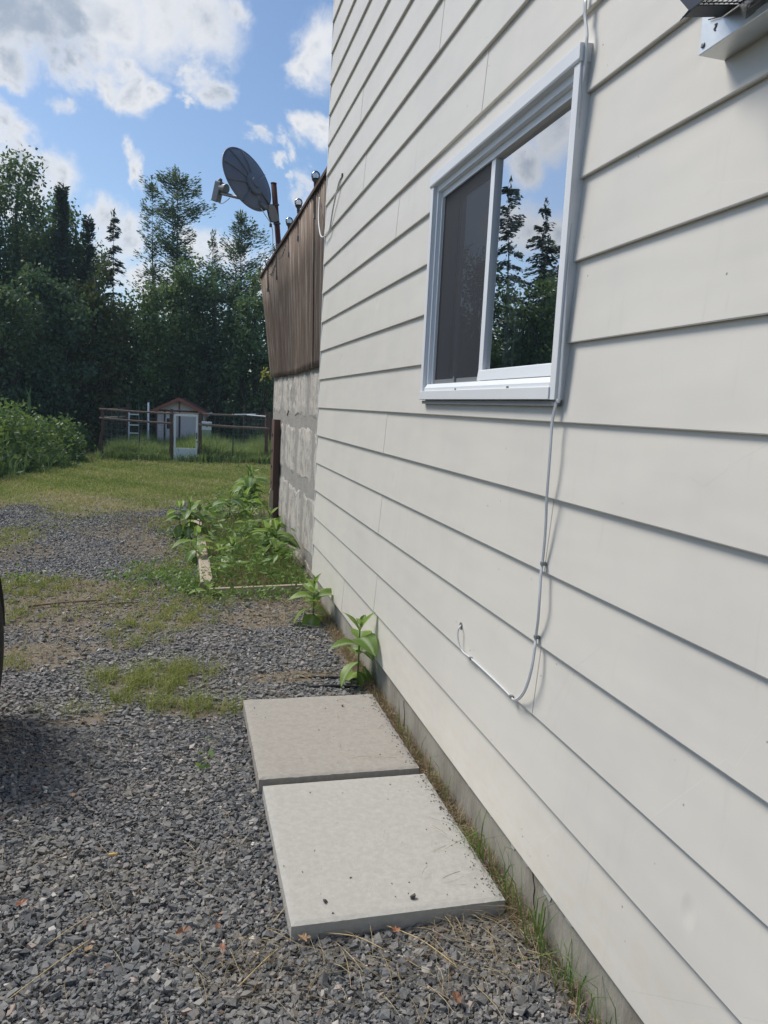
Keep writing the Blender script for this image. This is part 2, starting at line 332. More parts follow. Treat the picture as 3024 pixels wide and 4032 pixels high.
# ------------------------------------------------------------------ mesh building
class MB:
    def __init__(s): s.v = []; s.f = []
    def add(s, vs, fs):
        o = len(s.v); s.v += [tuple(map(float, p)) for p in vs]; s.f += [tuple(i + o for i in f) for f in fs]; return s
    def box(s, x0, x1, y0, y1, z0, z1):
        vs = [(x0, y0, z0), (x1, y0, z0), (x1, y1, z0), (x0, y1, z0), (x0, y0, z1), (x1, y0, z1), (x1, y1, z1), (x0, y1, z1)]
        return s.add(vs, [(0, 3, 2, 1), (4, 5, 6, 7), (0, 1, 5, 4), (1, 2, 6, 5), (2, 3, 7, 6), (3, 0, 4, 7)])
    def bar(s, a, b, w, h=None, up=(0, 0, 1), taper=1.0):
        """square bar from a to b"""
        h = w if h is None else h
        a, b = Vector(a), Vector(b); d = (b - a).normalized(); u = Vector(up)
        if abs(d.dot(u)) > .98: u = Vector((0, 1, 0))
        sx = d.cross(u).normalized(); sy = sx.cross(d).normalized(); vs = []
        for p, k in ((a, 1), (b, taper)):
            for i, j in ((-1, -1), (1, -1), (1, 1), (-1, 1)): vs.append(p + sx * i * w / 2 * k + sy * j * h / 2 * k)
        return s.add(vs, [(3, 2, 1, 0), (4, 5, 6, 7), (0, 1, 5, 4), (1, 2, 6, 5), (2, 3, 7, 6), (3, 0, 4, 7)])
    def tube(s, pts, r, n=6, cap=True):
        pts = [Vector(p) for p in pts]; rs = r if isinstance(r, (list, tuple)) else [r] * len(pts)
        vs, fs = [], []; u = None
        for i, p in enumerate(pts):
            d = (pts[min(i + 1, len(pts) - 1)] - pts[max(i - 1, 0)]).normalized()
            if u is None:
                u = Vector((0, 0, 1)) if abs(d.z) < .9 else Vector((1, 0, 0))
            u = (u - d * u.dot(d)).normalized(); w = d.cross(u)
            for k in range(n):
                a = 2 * math.pi * k / n; vs.append(p + (u * math.cos(a) + w * math.sin(a)) * rs[i])
        for i in range(len(pts) - 1):
            for k in range(n):
                k2 = (k + 1) % n; fs.append((i * n + k, i * n + k2, (i + 1) * n + k2, (i + 1) * n + k))
        if cap: fs += [tuple(reversed(range(n))), tuple(range((len(pts) - 1) * n, len(pts) * n))]
        return s.add(vs, fs)
    def prism(s, poly, axis, a, b):
        """2-D polygon pushed along an axis (0,1,2); poly coords are the other two axes in order"""
        n = len(poly); vs = []
        for t in (a, b):
            for (p, q) in poly:
                c = [p, q]; c.insert(axis, t); vs.append(c)
        fs = [tuple(range(n)), tuple(reversed(range(n, 2 * n)))] + [(i, n + i, n + (i + 1) % n, (i + 1) % n) for i in range(n)]
        return s.add(vs, fs)
    def lathe(s, prof, c=(0, 0, 0), n=16, axis='z'):
        vs, fs = [], []
        for (r, h) in prof:
            for k in range(n):
                a = 2 * math.pi * k / n; x, y = r * math.cos(a), r * math.sin(a)
                p = (x, y, h) if axis == 'z' else ((h, x, y) if axis == 'x' else (x, h, y))
                vs.append((p[0] + c[0], p[1] + c[1], p[2] + c[2]))
        for i in range(len(prof) - 1):
            for k in range(n):
                k2 = (k + 1) % n; fs.append((i * n + k, i * n + k2, (i + 1) * n + k2, (i + 1) * n + k))
        fs += [tuple(reversed(range(n))), tuple(range((len(prof) - 1) * n, len(prof) * n))]
        return s.add(vs, fs)
    def mesh(s, name, mt=None, smooth=False, fix=True):
        me = bpy.data.meshes.new(name); me.from_pydata(s.v, [], s.f)
        if fix:
            bm = bmesh.new(); bm.from_mesh(me); bmesh.ops.recalc_face_normals(bm, faces=bm.faces); bm.to_mesh(me); bm.free()
        if mt: me.materials.append(mt)
        if smooth: me.polygons.foreach_set('use_smooth', [True] * len(me.polygons))
        me.update(); return me
    def build(s, name, mt, parent=None, smooth=False, bevel=0.0, segs=2):
        me = s.mesh(name, mt, smooth); o = link(name, me, parent)
        if bevel:
            bv = o.modifiers.new('bevel', 'BEVEL'); bv.width = bevel; bv.segments = segs; bv.limit_method = 'ANGLE'; bv.angle_limit = R_(40)
        return o
def link(name, data, parent=None):
    o = bpy.data.objects.new(name, data); COL.objects.link(o)
    if parent is not None:
        o.parent = parent
        q = parent; M4 = Matrix()
        while q is not None:
            M4 = q.matrix_basis.copy() if q.parent is None else q.matrix_basis @ M4
            q = q.parent
        o.matrix_parent_inverse = Matrix()
        # geometry is written in world coordinates: cancel the parent's placement
        p = parent; W4 = Matrix()
        chain = []
        while p is not None: chain.append(p); p = p.parent
        for c in reversed(chain): W4 = W4 @ c.matrix_parent_inverse @ c.matrix_basis
        o.matrix_parent_inverse = W4.inverted()
    return o
def tag(o, label=None, cat=None, group=None, kind=None):
    for k, v in (('label', label), ('category', cat), ('group', group), ('kind', kind)):
        if v: o[k] = v
    return o
def thing(name, loc, label, cat, group=None):
    o = bpy.data.objects.new(name, None); COL.objects.link(o); o.location = loc; o.empty_display_size = .1
    return tag(o, label, cat, group)

def soup(name, V, F4, mt, rnd=None, parent=None, smooth=False, rib=None):
    """big mesh from numpy: V (N,3), F (M,k) equal-sided faces, rnd per vertex"""
    me = bpy.data.meshes.new(name); k = F4.shape[1]
    me.vertices.add(len(V)); me.vertices.foreach_set('co', np.ascontiguousarray(V, dtype=np.float32).ravel())
    me.loops.add(F4.size); me.loops.foreach_set('vertex_index', np.ascontiguousarray(F4, dtype=np.int32).ravel())
    me.polygons.add(len(F4)); me.polygons.foreach_set('loop_start', np.arange(0, F4.size, k, dtype=np.int32))
    try: me.polygons.foreach_set('loop_total', np.full(len(F4), k, dtype=np.int32))
    except Exception: pass
    for nm, arr in (('rnd', rnd), ('rib', rib)):
        if arr is not None:
            at = me.attributes.new(nm, 'FLOAT', 'POINT'); at.data.foreach_set('value', np.ascontiguousarray(arr, dtype=np.float32))
    me.materials.append(mt); me.update(calc_edges=True); me.validate()
    me.polygons.foreach_set('use_smooth', np.full(len(me.polygons), bool(smooth)))
    return link(name, me, parent) if name else me
def unit(n, g):
    v = g.normal(size=(n, 3)); return v / np.linalg.norm(v, axis=1, keepdims=True)
def cards(C, L, Wd, g, lift=0.0, hang=None):
    """leaf-shaped rhombi at C: length L, width Wd, random facing; returns verts, quads"""
    n = len(C); a = unit(n, g) if hang is None else hang
    a = a / np.linalg.norm(a, axis=1, keepdims=True)
    b = unit(n, g); b[:, 2] *= 1 - lift; b -= a * (a * b).sum(1, keepdims=True); b /= np.linalg.norm(b, axis=1, keepdims=True) + 1e-9
    L = np.broadcast_to(L, n)[:, None]; Wd = np.broadcast_to(Wd, n)[:, None]
    V = np.stack([C - a * L / 2, C + b * Wd / 2 + a * L * .06, C + a * L / 2, C - b * Wd / 2 + a * L * .06], 1).reshape(-1, 3)
    return V, np.arange(4 * n).reshape(-1, 4)
def blades(P, h, w, g, lean=.35, bend=.5, az=None):
    """grass blades at P: 5 verts, 3 faces as tris"""
    n = len(P); h = np.broadcast_to(h, n)[:, None]; w = np.broadcast_to(w, n)[:, None]
    az = g.uniform(0, 2 * np.pi, n) if az is None else az
    d = np.stack([np.cos(az), np.sin(az), np.zeros(n)], 1); q = g.uniform(0, 2 * np.pi, n)
    s_ = np.stack([np.cos(q), np.sin(q), np.zeros(n)], 1)
    ln = np.abs(g.normal(0, lean, n))[:, None]; bd = np.abs(g.normal(0, bend, n))[:, None]
    z = np.array([0, 0, 1.0])
    mid = P + h * (.55 * z + d * ln * .5)
    tip = P + h * ((1 - .35 * np.minimum(bd, 1.6)) * z + d * (ln + bd * .6))
    V = np.stack([P - s_ * w / 2, P + s_ * w / 2, mid - s_ * w * .38, mid + s_ * w * .38, tip], 1).reshape(-1, 3)
    base = np.arange(n)[:, None] * 5
    T = np.concatenate([base + np.array([[0, 1, 3]]), base + np.array([[0, 3, 2]]), base + np.array([[2, 3, 4]])], 1).reshape(-1, 3)
    return V, T
def box_at(cx, cy, hw, hd, z0, z1):
    return (cx - hw, cx + hw, cy - hd, cy + hd, z0, z1)

# ================================================================== THE SETTING: ground
ys = np.unique(np.concatenate([np.arange(-8, 8, 1.0), np.arange(8, 28, .5), np.array([30, 34, 40, 50, 70, 110, 180, 260])]))
ys = np.concatenate([[-120, -60, -25], ys]); xs = np.array([-240, -150, -80, -40, -20, -10, -5, -2.5, 0, 1.4, 2.5, 5, 10, 20, 40, 80, 150, 240.0])
X, Y = np.meshgrid(xs, ys); V = np.stack([X, Y, gz(Y)], 2).reshape(-1, 3); nx = len(xs)
F4 = np.array([[j * nx + i, j * nx + i + 1, (j + 1) * nx + i + 1, (j + 1) * nx + i] for j in range(len(ys) - 1) for i in range(nx - 1)])
m, nt, b = newmat('gravel_drive_and_lawn')
p = nt.new('ShaderNodeNewGeometry').outputs['Position']; sp = nt.new('ShaderNodeSeparateXYZ', i_0=p)
nb = nt.noise(p, .8, 5.0, .6); nf = nt.noise(p, 6.0, 6.0, .65); ng = nt.noise(p, 60.0, 4.0, .7); nvf = nt.noise(p, 300.0, 3.0, .7)
yy = nt.math('ADD', sp.outputs[1], nt.math('MULTIPLY', nt.math('SUBTRACT', nb.outputs[0], .5), 3.5))
yy = nt.math('SUBTRACT', yy, nt.math('MULTIPLY', sp.outputs[0], .25))
lawn = nt.smooth(yy, 9.5, 11.0)
vo = nt.new('ShaderNodeTexVoronoi', i_Scale=62.0, i_0=p)
grit = nt.mix(vo.outputs['Color'], (.06, .062, .066), (.20, .20, .205))
grit = nt.mix(nt.smooth(vo.outputs['Distance'], .35, .62), grit, (.04, .038, .036))
soil = nt.mix(nf.outputs[0], (.17, .135, .105), (.33, .27, .205))
soil = nt.mix(nt.math('MULTIPLY', nt.smooth(nvf.outputs[0], .45, .7), .6), soil, (.12, .10, .08))
earthy = nt.smooth(nt.math('ADD', nf.outputs[0], nt.smooth(sp.outputs[1], 2.5, 6.0, -.12, .06)), .50, .64)
drive = nt.mix(earthy, grit, soil)
turf = nt.mix(nf.outputs[0], (.13, .145, .042), (.27, .255, .10))
turf = nt.mix(nt.smooth(nb.outputs[0], .50, .66), turf, (.36, .30, .17))
turf = nt.mix(nt.math('MULTIPLY', nt.smooth(yy, 15.0, 10.0), .55), turf, (.33, .27, .17))
turf = nt.mix(nt.math('MULTIPLY', ng.outputs[0], .6), turf, (.10, .11, .04))
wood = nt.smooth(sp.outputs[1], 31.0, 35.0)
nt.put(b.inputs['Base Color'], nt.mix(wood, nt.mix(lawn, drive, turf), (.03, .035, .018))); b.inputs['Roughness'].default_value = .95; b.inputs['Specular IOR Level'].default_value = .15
bp = nt.new('ShaderNodeBump', i_Strength=.8, i_Distance=.02); nt.put(bp.inputs['Height'], ng.outputs[0]); nt.put(b.inputs['Normal'], bp)
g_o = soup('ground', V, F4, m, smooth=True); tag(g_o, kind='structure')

# where grass, bare soil and stones lie (x, y, rx, ry): measured patches
def patch(x, y, rx, ry, k=1.0):
    p = on_ground(x, y); return (p[0], p[1], rx, ry, k)
GRASS = [patch(320, 1475, .30, .20), patch(395, 1455, .22, .16, .7), patch(430, 1535, .22, .13), patch(360, 1530, .14, .09, .6), patch(250, 1530, .18, .08, .5), patch(300, 1500, .2, .16, .6),
         patch(360, 1345, .34, .30, .9), patch(280, 1365, .22, .24, .6), patch(410, 1320, .25, .3, .7), patch(330, 1290, .5, .4, .6), patch(300, 1395, .18, .1, .6),
         patch(60, 1270, .40, .42), patch(20, 1330, .2, .35, .8), patch(20, 1165, .30, .8),  patch(370, 1135, .28, .6, .8), patch(400, 1200, .2, .6, .8),
         patch(30, 1440, .12, .2, .35), patch(150, 1545, .14, .06, .3), patch(440, 1650, .06, .03, .25), patch(170, 1320, .4, .3, .25), patch(350, 1235, .35, .35, .5), patch(210, 1465, .1, .08, .3)]
SOIL = [patch(230, 1275, .55, .32), patch(130, 1300, .4, .4), patch(60, 1420, .35, .28), patch(250, 1150, .45, .5, .8), patch(560, 1340, .28, .24, .9), patch(700, 1300, .3, .3, .8), patch(640, 1465, .3, .10, .9), patch(330, 1180, .4, .8, .8),
        patch(170, 1560, .16, .06, .8), patch(150, 1370, .3, .2, .6), patch(760, 1420, .1, .5, .9), patch(150, 1270, .7, .3, .9), patch(100, 1345, .5, .22, .8), patch(280, 1320, .5, .25, .7), patch(430, 1215, .2, .3), patch(600, 1320, .35, .22, .8), patch(200, 1400, .4, .12, .6), patch(320, 1130, .5, .5, .7), patch(560, 1300, .5, .16, .8), patch(380, 1225, .25, .3, .7), patch(60, 1195, .4, .5, .6)]
def field_of(P, L):
    out = np.zeros(len(P))
    for (x, y, rx, ry, k) in L:
        out = np.maximum(out, k * np.clip(1.25 - ((P[:, 0] - x) / rx) ** 2 - ((P[:, 1] - y) / ry) ** 2, 0, 1))
    return out
def lawn_line(x): return 10.1 + .25 * x + .5 * np.sin(x * 2.3 + .6) + .25 * np.sin(x * 6.1)

gx, gy = np.meshgrid(np.linspace(-2.6, .972, 70), np.linspace(3.0, 12.0, 150)); V = np.stack([gx, gy, gz(gy) + .004], 2).reshape(-1, 3)
F4 = np.array([[j * 70 + i, j * 70 + i + 1, (j + 1) * 70 + i + 1, (j + 1) * 70 + i] for j in range(149) for i in range(69)])
m, nt, b = newmat('gravel_and_bare_earth')
p = nt.new('ShaderNodeNewGeometry').outputs['Position']; at_ = nt.new('ShaderNodeAttribute', attribute_name='rnd').outputs['Fac']; sp = nt.new('ShaderNodeSeparateXYZ', i_0=p)
nf = nt.noise(p, 7.0, 6.0, .65); ng = nt.noise(p, 70.0, 4.0, .7); nv2 = nt.noise(p, 260.0, 3.0, .7); vo = nt.new('ShaderNodeTexVoronoi', i_Scale=58.0, i_0=p)
grit = nt.mix(vo.outputs['Color'], (.11, .112, .115), (.30, .30, .305)); grit = nt.mix(nt.smooth(vo.outputs['Distance'], .35, .62), grit, (.06, .055, .05))
soil = nt.mix(nf.outputs[0], (.16, .13, .10), (.36, .30, .23)); soil = nt.mix(nt.math('MULTIPLY', nt.smooth(nv2.outputs[0], .42, .62), .75), soil, (.09, .075, .058)); soil = nt.mix(nt.math('MULTIPLY', nt.smooth(vo.outputs['Distance'], .30, .12), .45), soil, (.30, .29, .275))
soil = nt.mix(nt.math('MULTIPLY', nt.smooth(ng.outputs[0], .52, .68), .5), soil, (.22, .225, .10))
mk = nt.smooth(nt.math('ADD', at_, nt.math('MULTIPLY', nt.math('SUBTRACT', nf.outputs[0], .5), 1.1)), .30, .62)
nt.put(b.inputs['Base Color'], nt.mix(mk, grit, soil)); b.inputs['Roughness'].default_value = .95; b.inputs['Specular IOR Level'].default_value = .15
bp = nt.new('ShaderNodeBump', i_Strength=.8, i_Distance=.015); nt.put(bp.inputs['Height'], ng.outputs[0]); nt.put(b.inputs['Normal'], bp)
q_ = V.copy(); sv = np.maximum(field_of(q_, SOIL), .75 * field_of(q_, GRASS)); sv = np.maximum(sv, np.clip((V[:, 1] - lawn_line(V[:, 0]) + .9) / 1.2, 0, 1)); sv = np.maximum(sv, np.where((V[:, 0] > .2) & (V[:, 1] > 5.6), .9, 0))
tag(soup('drive_surface', V, F4, m, sv, smooth=True), kind='structure')

# concrete slabs
def slab(name, x0, x1, y0, y1, z1, mt, label, chips, seed):
    g = np.random.default_rng(seed); nx_, ny_ = 40, 48; r = .007
    bm = bmesh.new()
    bmesh.ops.create_grid(bm, x_segments=nx_, y_segments=ny_, size=1.0)
    for v in bm.verts:
        x, y = x0 + (v.co.x + 1) / 2 * (x1 - x0), y0 + (v.co.y + 1) / 2 * (y1 - y0)
        e = min(x - x0, x1 - x, y - y0, y1 - y)
        v.co = (x, y, z1 + (0.0 if e > .001 else -.0035 - abs(g.normal()) * chips))
        if e < .001:
            v.co.x += g.normal() * chips * .6; v.co.y += g.normal() * chips * .6
        elif e < .02: v.co.z -= .0006
    rim = [e for e in bm.edges if e.is_boundary]
    ret = bmesh.ops.extrude_edge_only(bm, edges=rim)
    for v in [q for q in ret['geom'] if isinstance(q, bmesh.types.BMVert)]: v.co.z = -.02
    bmesh.ops.recalc_face_normals(bm, faces=bm.faces)
    me = bpy.data.meshes.new(name); bm.to_mesh(me); bm.free(); me.materials.append(mt)
    o = link(name, me); return tag(o, label, 'paving slab', 'concrete paving slabs beside the house')
slab('paving_slab', .294, .908, 1.843, 2.612, .052, M['slab_pale'], 'pale grey concrete slab nearest the viewer with two pebbles on its front edge', .0004, 1)
slab('paving_slab', .283, .897, 2.642, 3.412, .062, M['slab_brown'], 'browner buff concrete slab lying behind the pale one beside the wall', .0010, 2)
SLABS = ((.287, .915, 1.836, 2.62), (.276, .905, 2.634, 3.42))
def off_slabs(P, mrg=.0):
    k = np.ones(len(P), bool)
    for (a, b_, c_, d_) in SLABS: k &= ~((P[:, 0] > a - mrg) & (P[:, 0] < b_ + mrg) & (P[:, 1] > c_ - mrg) & (P[:, 1] < d_ + mrg))
    return k

# ------------------------------------------------------------------ gravel: real crushed stones, one mass
def stone_proto(seed, npts):
    g = np.random.default_rng(seed); bm = bmesh.new()
    if seed % 5:                                  # broken block: knocked-about corners
        q = np.array([[i, j, k] for i in (-1, 1) for j in (-1, 1) for k in (-1, 1)], float) * g.uniform(.28, 1.0, (8, 3))
    else: q = unit(npts, g) * g.uniform(.62, 1.15, (npts, 1))
    for p_ in q: bm.verts.new(p_)
    r = bmesh.ops.convex_hull(bm, input=bm.verts)
    bmesh.ops.delete(bm, geom=[e for e in r['geom_interior'] if isinstance(e, bmesh.types.BMVert)], context='VERTS')
    bmesh.ops.triangulate(bm, faces=bm.faces); bm.verts.index_update()
    bmesh.ops.recalc_face_normals(bm, faces=bm.faces)
    V = np.array([v.co[:] for v in bm.verts]); T = np.array([[v.index for v in f.verts] for f in bm.faces]); bm.free(); return V, T
def rotmats(n, g, tilt):
    a = g.uniform(0, 2 * np.pi, n); t = g.normal(0, tilt, n); u = g.uniform(0, 2 * np.pi, n)
    ca, sa, ct, st_, cu, su = np.cos(a), np.sin(a), np.cos(t), np.sin(t), np.cos(u), np.sin(u); o = np.zeros(n); i = np.ones(n)
    Rz = np.stack([ca, -sa, o, sa, ca, o, o, o, i], 1).reshape(n, 3, 3); Rx = np.stack([i, o, o, o, ct, -st_, o, st_, ct], 1).reshape(n, 3, 3)
    Ru = np.stack([cu, -su, o, su, cu, o, o, o, i], 1).reshape(n, 3, 3); return Ru @ Rx @ Rz
def stones(name, P, size, g, protos, tilt=.5, pale_by=0.0):
    n = len(P); pick = g.integers(0, len(protos), n); Rm = rotmats(n, g, tilt)
    dim = np.stack([size * g.uniform(1.0, 1.6, n), size * g.uniform(.75, 1.15, n), size * g.uniform(.5, .9, n)], 1) / 2
    rnd = np.clip(g.beta(1.6, 2.2, n) + pale_by, 0, 1); pale = g.random(n); rnd = np.where(pale < .05, g.uniform(.86, 1, n), np.minimum(rnd, .86))
    VV, TT, RR, off = [], [], [], 0
    for k, (pv, pt) in enumerate(protos):
        ix = np.nonzero(pick == k)[0]
        if not len(ix): continue
        V = np.einsum('nij,nkj->nki', Rm[ix], pv[None] * dim[ix][:, None, :]) + P[ix][:, None, :]
        VV.append(V.reshape(-1, 3)); TT.append((pt[None] + (np.arange(len(ix)) * len(pv))[:, None, None]).reshape(-1, 3) + off)
        RR.append(np.repeat(rnd[ix], len(pv))); off += len(ix) * len(pv)
    return soup(name, np.concatenate(VV), np.concatenate(TT), M['gravel'], np.concatenate(RR))
g = np.random.default_rng(11)
fine_p = [stone_proto(100 + i, 10) for i in range(16)]; coarse_p = [stone_proto(200 + i, 8) for i in range(10)]
def scatter_xy(n, x0, x1, y0, y1): return np.stack([g.uniform(x0, x1, n), g.uniform(y0, y1, n), np.zeros(n)], 1)
P = scatter_xy(100000, -1.25, .97, 1.22, 3.3); P = P[off_slabs(P, -.004)]
P = P[(P[:, 0] > -.58 - .34 * (P[:, 1] - 1.7))]
sz_ = np.clip(g.lognormal(math.log(.0112), .36, len(P)), .005, .027); P[:, 2] = sz_ * g.uniform(.0, .42, len(P))
keep = g.random(len(P)) > .8 * field_of(P, SOIL); keep &= g.random(len(P)) > .45 * field_of(P, GRASS)
near_p, near_s = P[keep], sz_[keep]
P = scatter_xy(172000, -2.6, .96, 3.3, 11.0); P = P[(P[:, 0] > -.58 - .27 * (P[:, 1] - 1.7)) & off_slabs(P)]
P = P[(P[:, 1] < lawn_line(P[:, 0]) + g.normal(0, .25, len(P)))]
P = P[~((P[:, 0] > .2) & (P[:, 1] > 5.58))]
thin = np.clip(.80 * field_of(P, SOIL), 0, .80); thin = np.maximum(thin, .7 * field_of(P, GRASS))
P = P[g.random(len(P)) > thin]
sz_ = np.clip(g.lognormal(math.log(.0138), .34, len(P)), .007, .031); P[:, 2] = sz_ * g.uniform(.0, .45, len(P))
tag(stones('gravel', near_p, near_s, g, fine_p), 'dark grey crushed gravel covering the driveway', 'gravel', kind='stuff')
tag(stones('gravel', P, sz_, g, coarse_p, .5, .16), 'dark grey crushed gravel covering the driveway further back', 'gravel', kind='stuff')

# ================================================================== THE HOUSE
WX = .955                                         # the boards' lower edges
ROW0, PITCH = CAM_H - .0107, .2037
Y_CORNER, Y_NEAR = 5.63, -2.6
WIN = (1.835, 3.025, ROW0 + .056, CAM_H + .917)  # y0 y1 z0 z1 of the casing
house = thing('house', (WX, Y_CORNER, 0), 'cream clapboard house wall with a sliding window, filling the right side', 'house')
def lap(mb, zb, y0, y1, za=None, zt=None, dx=0.0):
    """one length of bevelled siding board: face leans out to its lower edge"""
    za = zb if za is None else za; zt = zb + PITCH + .004 if zt is None else zt
    fx = lambda z: WX + dx + .0122 * (z - zb) / PITCH
    if za <= zb + 1e-6: poly = [(WX + dx, zb + .0025), (WX + dx + .0012, zb), (WX + .0135, zb + .0012), (WX + .0135, zt), (fx(zt), zt)]
    else: poly = [(fx(za), za), (WX + .0135, za), (WX + .0135, zt), (fx(zt), zt)]
    mb.prism(poly, 1, y0, y1)
JOINTS = {-6: [4.50], -5: [3.70, .05], -4: [1.875], -3: [3.68, .02], -2: [1.87], -1: [3.66, .0], 0: [1.885], 1: [], 2: [], 3: [], 4: [3.635], 5: [2.58], 6: [4.4, 1.9], 7: [3.1], 8: [4.55, 1.4]}
for k in range(-6, 19):
    zb = ROW0 + PITCH * k
    z_low = .165 if k == -6 else zb
    cuts = sorted(JOINTS.get(k, [1.2 + (k * 1.7) % 3.4]), reverse=True)
    ends = [Y_CORNER - .004] + cuts + [Y_NEAR]
    for i in range(len(ends) - 1):
        ya, yb = ends[i + 1], ends[i]
        if i < len(ends) - 2: ya -= .014          # the farther board laps over the nearer one
        dx = -.0013 * (len(ends) - 2 - i); mb = MB(); w0, w1, wz0, wz1 = WIN; ztop = zb + PITCH + .004
        def put(a, b_, za=None, zt=None):
            if b_ - a > .004: lap(mb, z_low if k == -6 and za is None else zb, a, b_, za, zt if zt else ztop, dx)
        if zb + PITCH < wz0 or zb > wz1 or yb < w0 or ya > w1: put(ya, yb)
        else:
            put(max(ya, w1 - .006), yb) if yb > w1 else None
            put(ya, min(yb, w0 + .006)) if ya < w0 else None
            a_, b_ = max(ya, w0 + .006), min(yb, w1 - .006)
            if b_ > a_:
                if zb < wz0 - .004: put(a_, b_, None, wz0 + .006)
                if ztop > wz1 + .004: put(a_, b_, wz1 - .006, None)
        if mb.v:
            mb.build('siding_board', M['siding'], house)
# sheathing with the window opening, corner post, foundation, end wall, roof
mb = MB(); w0, w1, wz0, wz1 = WIN; i_ = .02
mb.box(WX + .016, 1.10, Y_NEAR, w0 + i_, .15, 5.3).box(WX + .016, 1.10, w1 - i_, Y_CORNER - .012, .15, 5.3)
mb.box(WX + .016, 1.10, w0 + i_, w1 - i_, .15, wz0 + i_).box(WX + .016, 1.10, w0 + i_, w1 - i_, wz1 - i_, 5.3)
mb.build('wall_core', M['sheath'], house)
mb = MB(); mb.box(WX + .004, 1.02, Y_CORNER - .003, Y_CORNER + .013, .17, 5.28); mb.build('corner_trim', M['alu_white'], house)
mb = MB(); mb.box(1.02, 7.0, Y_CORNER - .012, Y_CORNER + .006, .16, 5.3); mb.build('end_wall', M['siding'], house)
mb = MB(); mb.box(WX + .018, 1.2, Y_NEAR, Y_CORNER - .02, -.3, .172); mb.box(1.2, 7.0, Y_CORNER - .3, Y_CORNER - .02, -.3, .16); mb.build('foundation', M['foundation'], house)
for y, z, s_ in ((1.72, .145, .034), (1.77, .152, .02), (1.86, .15, .026), (1.95, .145, .018), (2.02, .154, .018), (2.32, .15, .02), (2.45, .155, .014), (1.60, .15, .026), (1.66, .156, .018), (1.52, .154, .018), (2.9, .154, .014), (2.12, .154, .022)):
    n = 9; poly = [(y + s_ * (.6 + .5 * random.random()) * math.cos(a), min(.164, z + s_ * .55 * (.6 + .5 * random.random()) * math.sin(a))) for a in [2 * math.pi * i / n for i in range(n)]]
    mb = MB().prism(poly, 0, WX + .0155, WX + .0182); mb.build('paint_flake', M['flake'], house)
for y, z0, z1 in ((1.78, .02, .15), (3.1, .0, .13)):
    MB().tube([(WX + .0175, y + random.uniform(-.006, .006) + .03 * t, z0 + (z1 - z0) * t) for t in np.linspace(0, 1, 7)], .0022, 4).build('crack', M['sheath'], house)
mb = MB(); mb.prism([(.62, 5.25), (.62, 5.40), (4.4, 7.1), (8.2, 5.40), (8.2, 5.25)], 1, Y_NEAR - .3, Y_CORNER + .3); mb.build('roof', M['shingle'], house)
mb = MB().box(1.10, 4.0, .6, 4.4, .6, .62).box(1.10, 4.0, .6, 4.4, 3.0, 3.02).box(4.0, 4.02, .6, 4.4, .6, 3.0).box(1.1, 4.0, .58, .6, .6, 3.0).box(1.1, 4.0, 4.4, 4.42, .6, 3.0)
mb.build('inside_room', M['room'], house)

# window: casing (part) with sub-parts
CX = .930
w0, w1, wz0, wz1 = WIN; HEAD, JAMB, SILL = .042, .032, .036
mb = MB()
win = None
def wpart(name, mb, mt, bevel=.0012):
    global win
    o = mb.build(name, mt, house if win is None else win, bevel=bevel)
    if win is None: win = o
    return o
wpart('window', MB().box(CX + .003, .985, w1 - JAMB, w1, wz0 + .002, wz1 - HEAD + .004), M['alu_white'])
wpart('casing_jamb', MB().box(CX + .003, .985, w0, w0 + JAMB, wz0 + .002, wz1 - HEAD + .004), M['alu_white'])
wpart('casing_head', MB().prism([(CX, wz1 - HEAD), (CX - .003, wz1 - HEAD + .006), (CX - .003, wz1), (.975, wz1 + .004), (.985, wz1 - HEAD)], 1, w0 - .003, w1 + .003), M['alu_white'])
wpart('casing_sill', MB().box(CX - .001, .985, w0 + JAMB * .9, w1 - .004, wz0 + .003, wz0 + SILL), M['alu_white'])
wpart('sill_flashing', MB().box(CX + .008, .97, w0 + .004, w1 - .02, wz0 - .014, wz0 - .002), M['steel'], 0)
iy0, iy1, iz0, iz1 = w0 + JAMB, w1 - JAMB, wz0 + SILL, wz1 - HEAD
wpart('frame_head', MB().box(.948, 1.03, iy0, iy1, iz1 - .022, iz1 + .012).box(.965, 1.03, iy0, iy1, iz1 - .045, iz1 - .0225), M['vinyl'])
wpart('frame_jamb', MB().box(.948, 1.03, iy1 - .018, iy1 + .012, iz0, iz1 - .0225).box(.962, 1.03, iy1 - .032, iy1 - .0185, iz0 + .03, iz1 - .0455), M['vinyl'])
wpart('frame_jamb', MB().box(.948, 1.03, iy0 - .012, iy0 + .006, iz0, iz1 - .0225), M['vinyl'])
wpart('frame_sill', MB().prism([(.936, iz0 - .004), (.936, iz0 + .012), (.948, iz0 + .028), (1.03, iz0 + .030), (1.03, iz0 - .004)], 1, iy0 + .0065, iy1 - .0185), M['vinyl'])
YM = 2.46                                         # meeting stile
wpart('meeting_stile', MB().box(.970, .992, YM - .012, YM + .022, iz0 + .0305, iz1 - .0455), M['vinyl'])
wpart('bottom_rail', MB().prism([(.952, iz0 + .0305), (.956, iz0 + .064), (.972, iz0 + .068), (.99, iz0 + .068), (.99, iz0 + .0305)], 1, iy0 + .0065, YM - .0125), M['vinyl'])
wpart('pane', MB().add([(.984, iy0 + .006, iz0 + .066), (.984, YM - .011, iz0 + .066), (.984, YM - .011, iz1 - .044), (.984, iy0 + .006, iz1 - .044)], [(0, 1, 2, 3)]), M['glass'], 0)
wpart('pane', MB().add([(1.004, YM + .02, iz0 + .04), (1.004, iy1 - .03, iz0 + .04), (1.004, iy1 - .03, iz1 - .044), (1.004, YM + .02, iz1 - .044)], [(0, 1, 2, 3)]), M['glass'], 0)
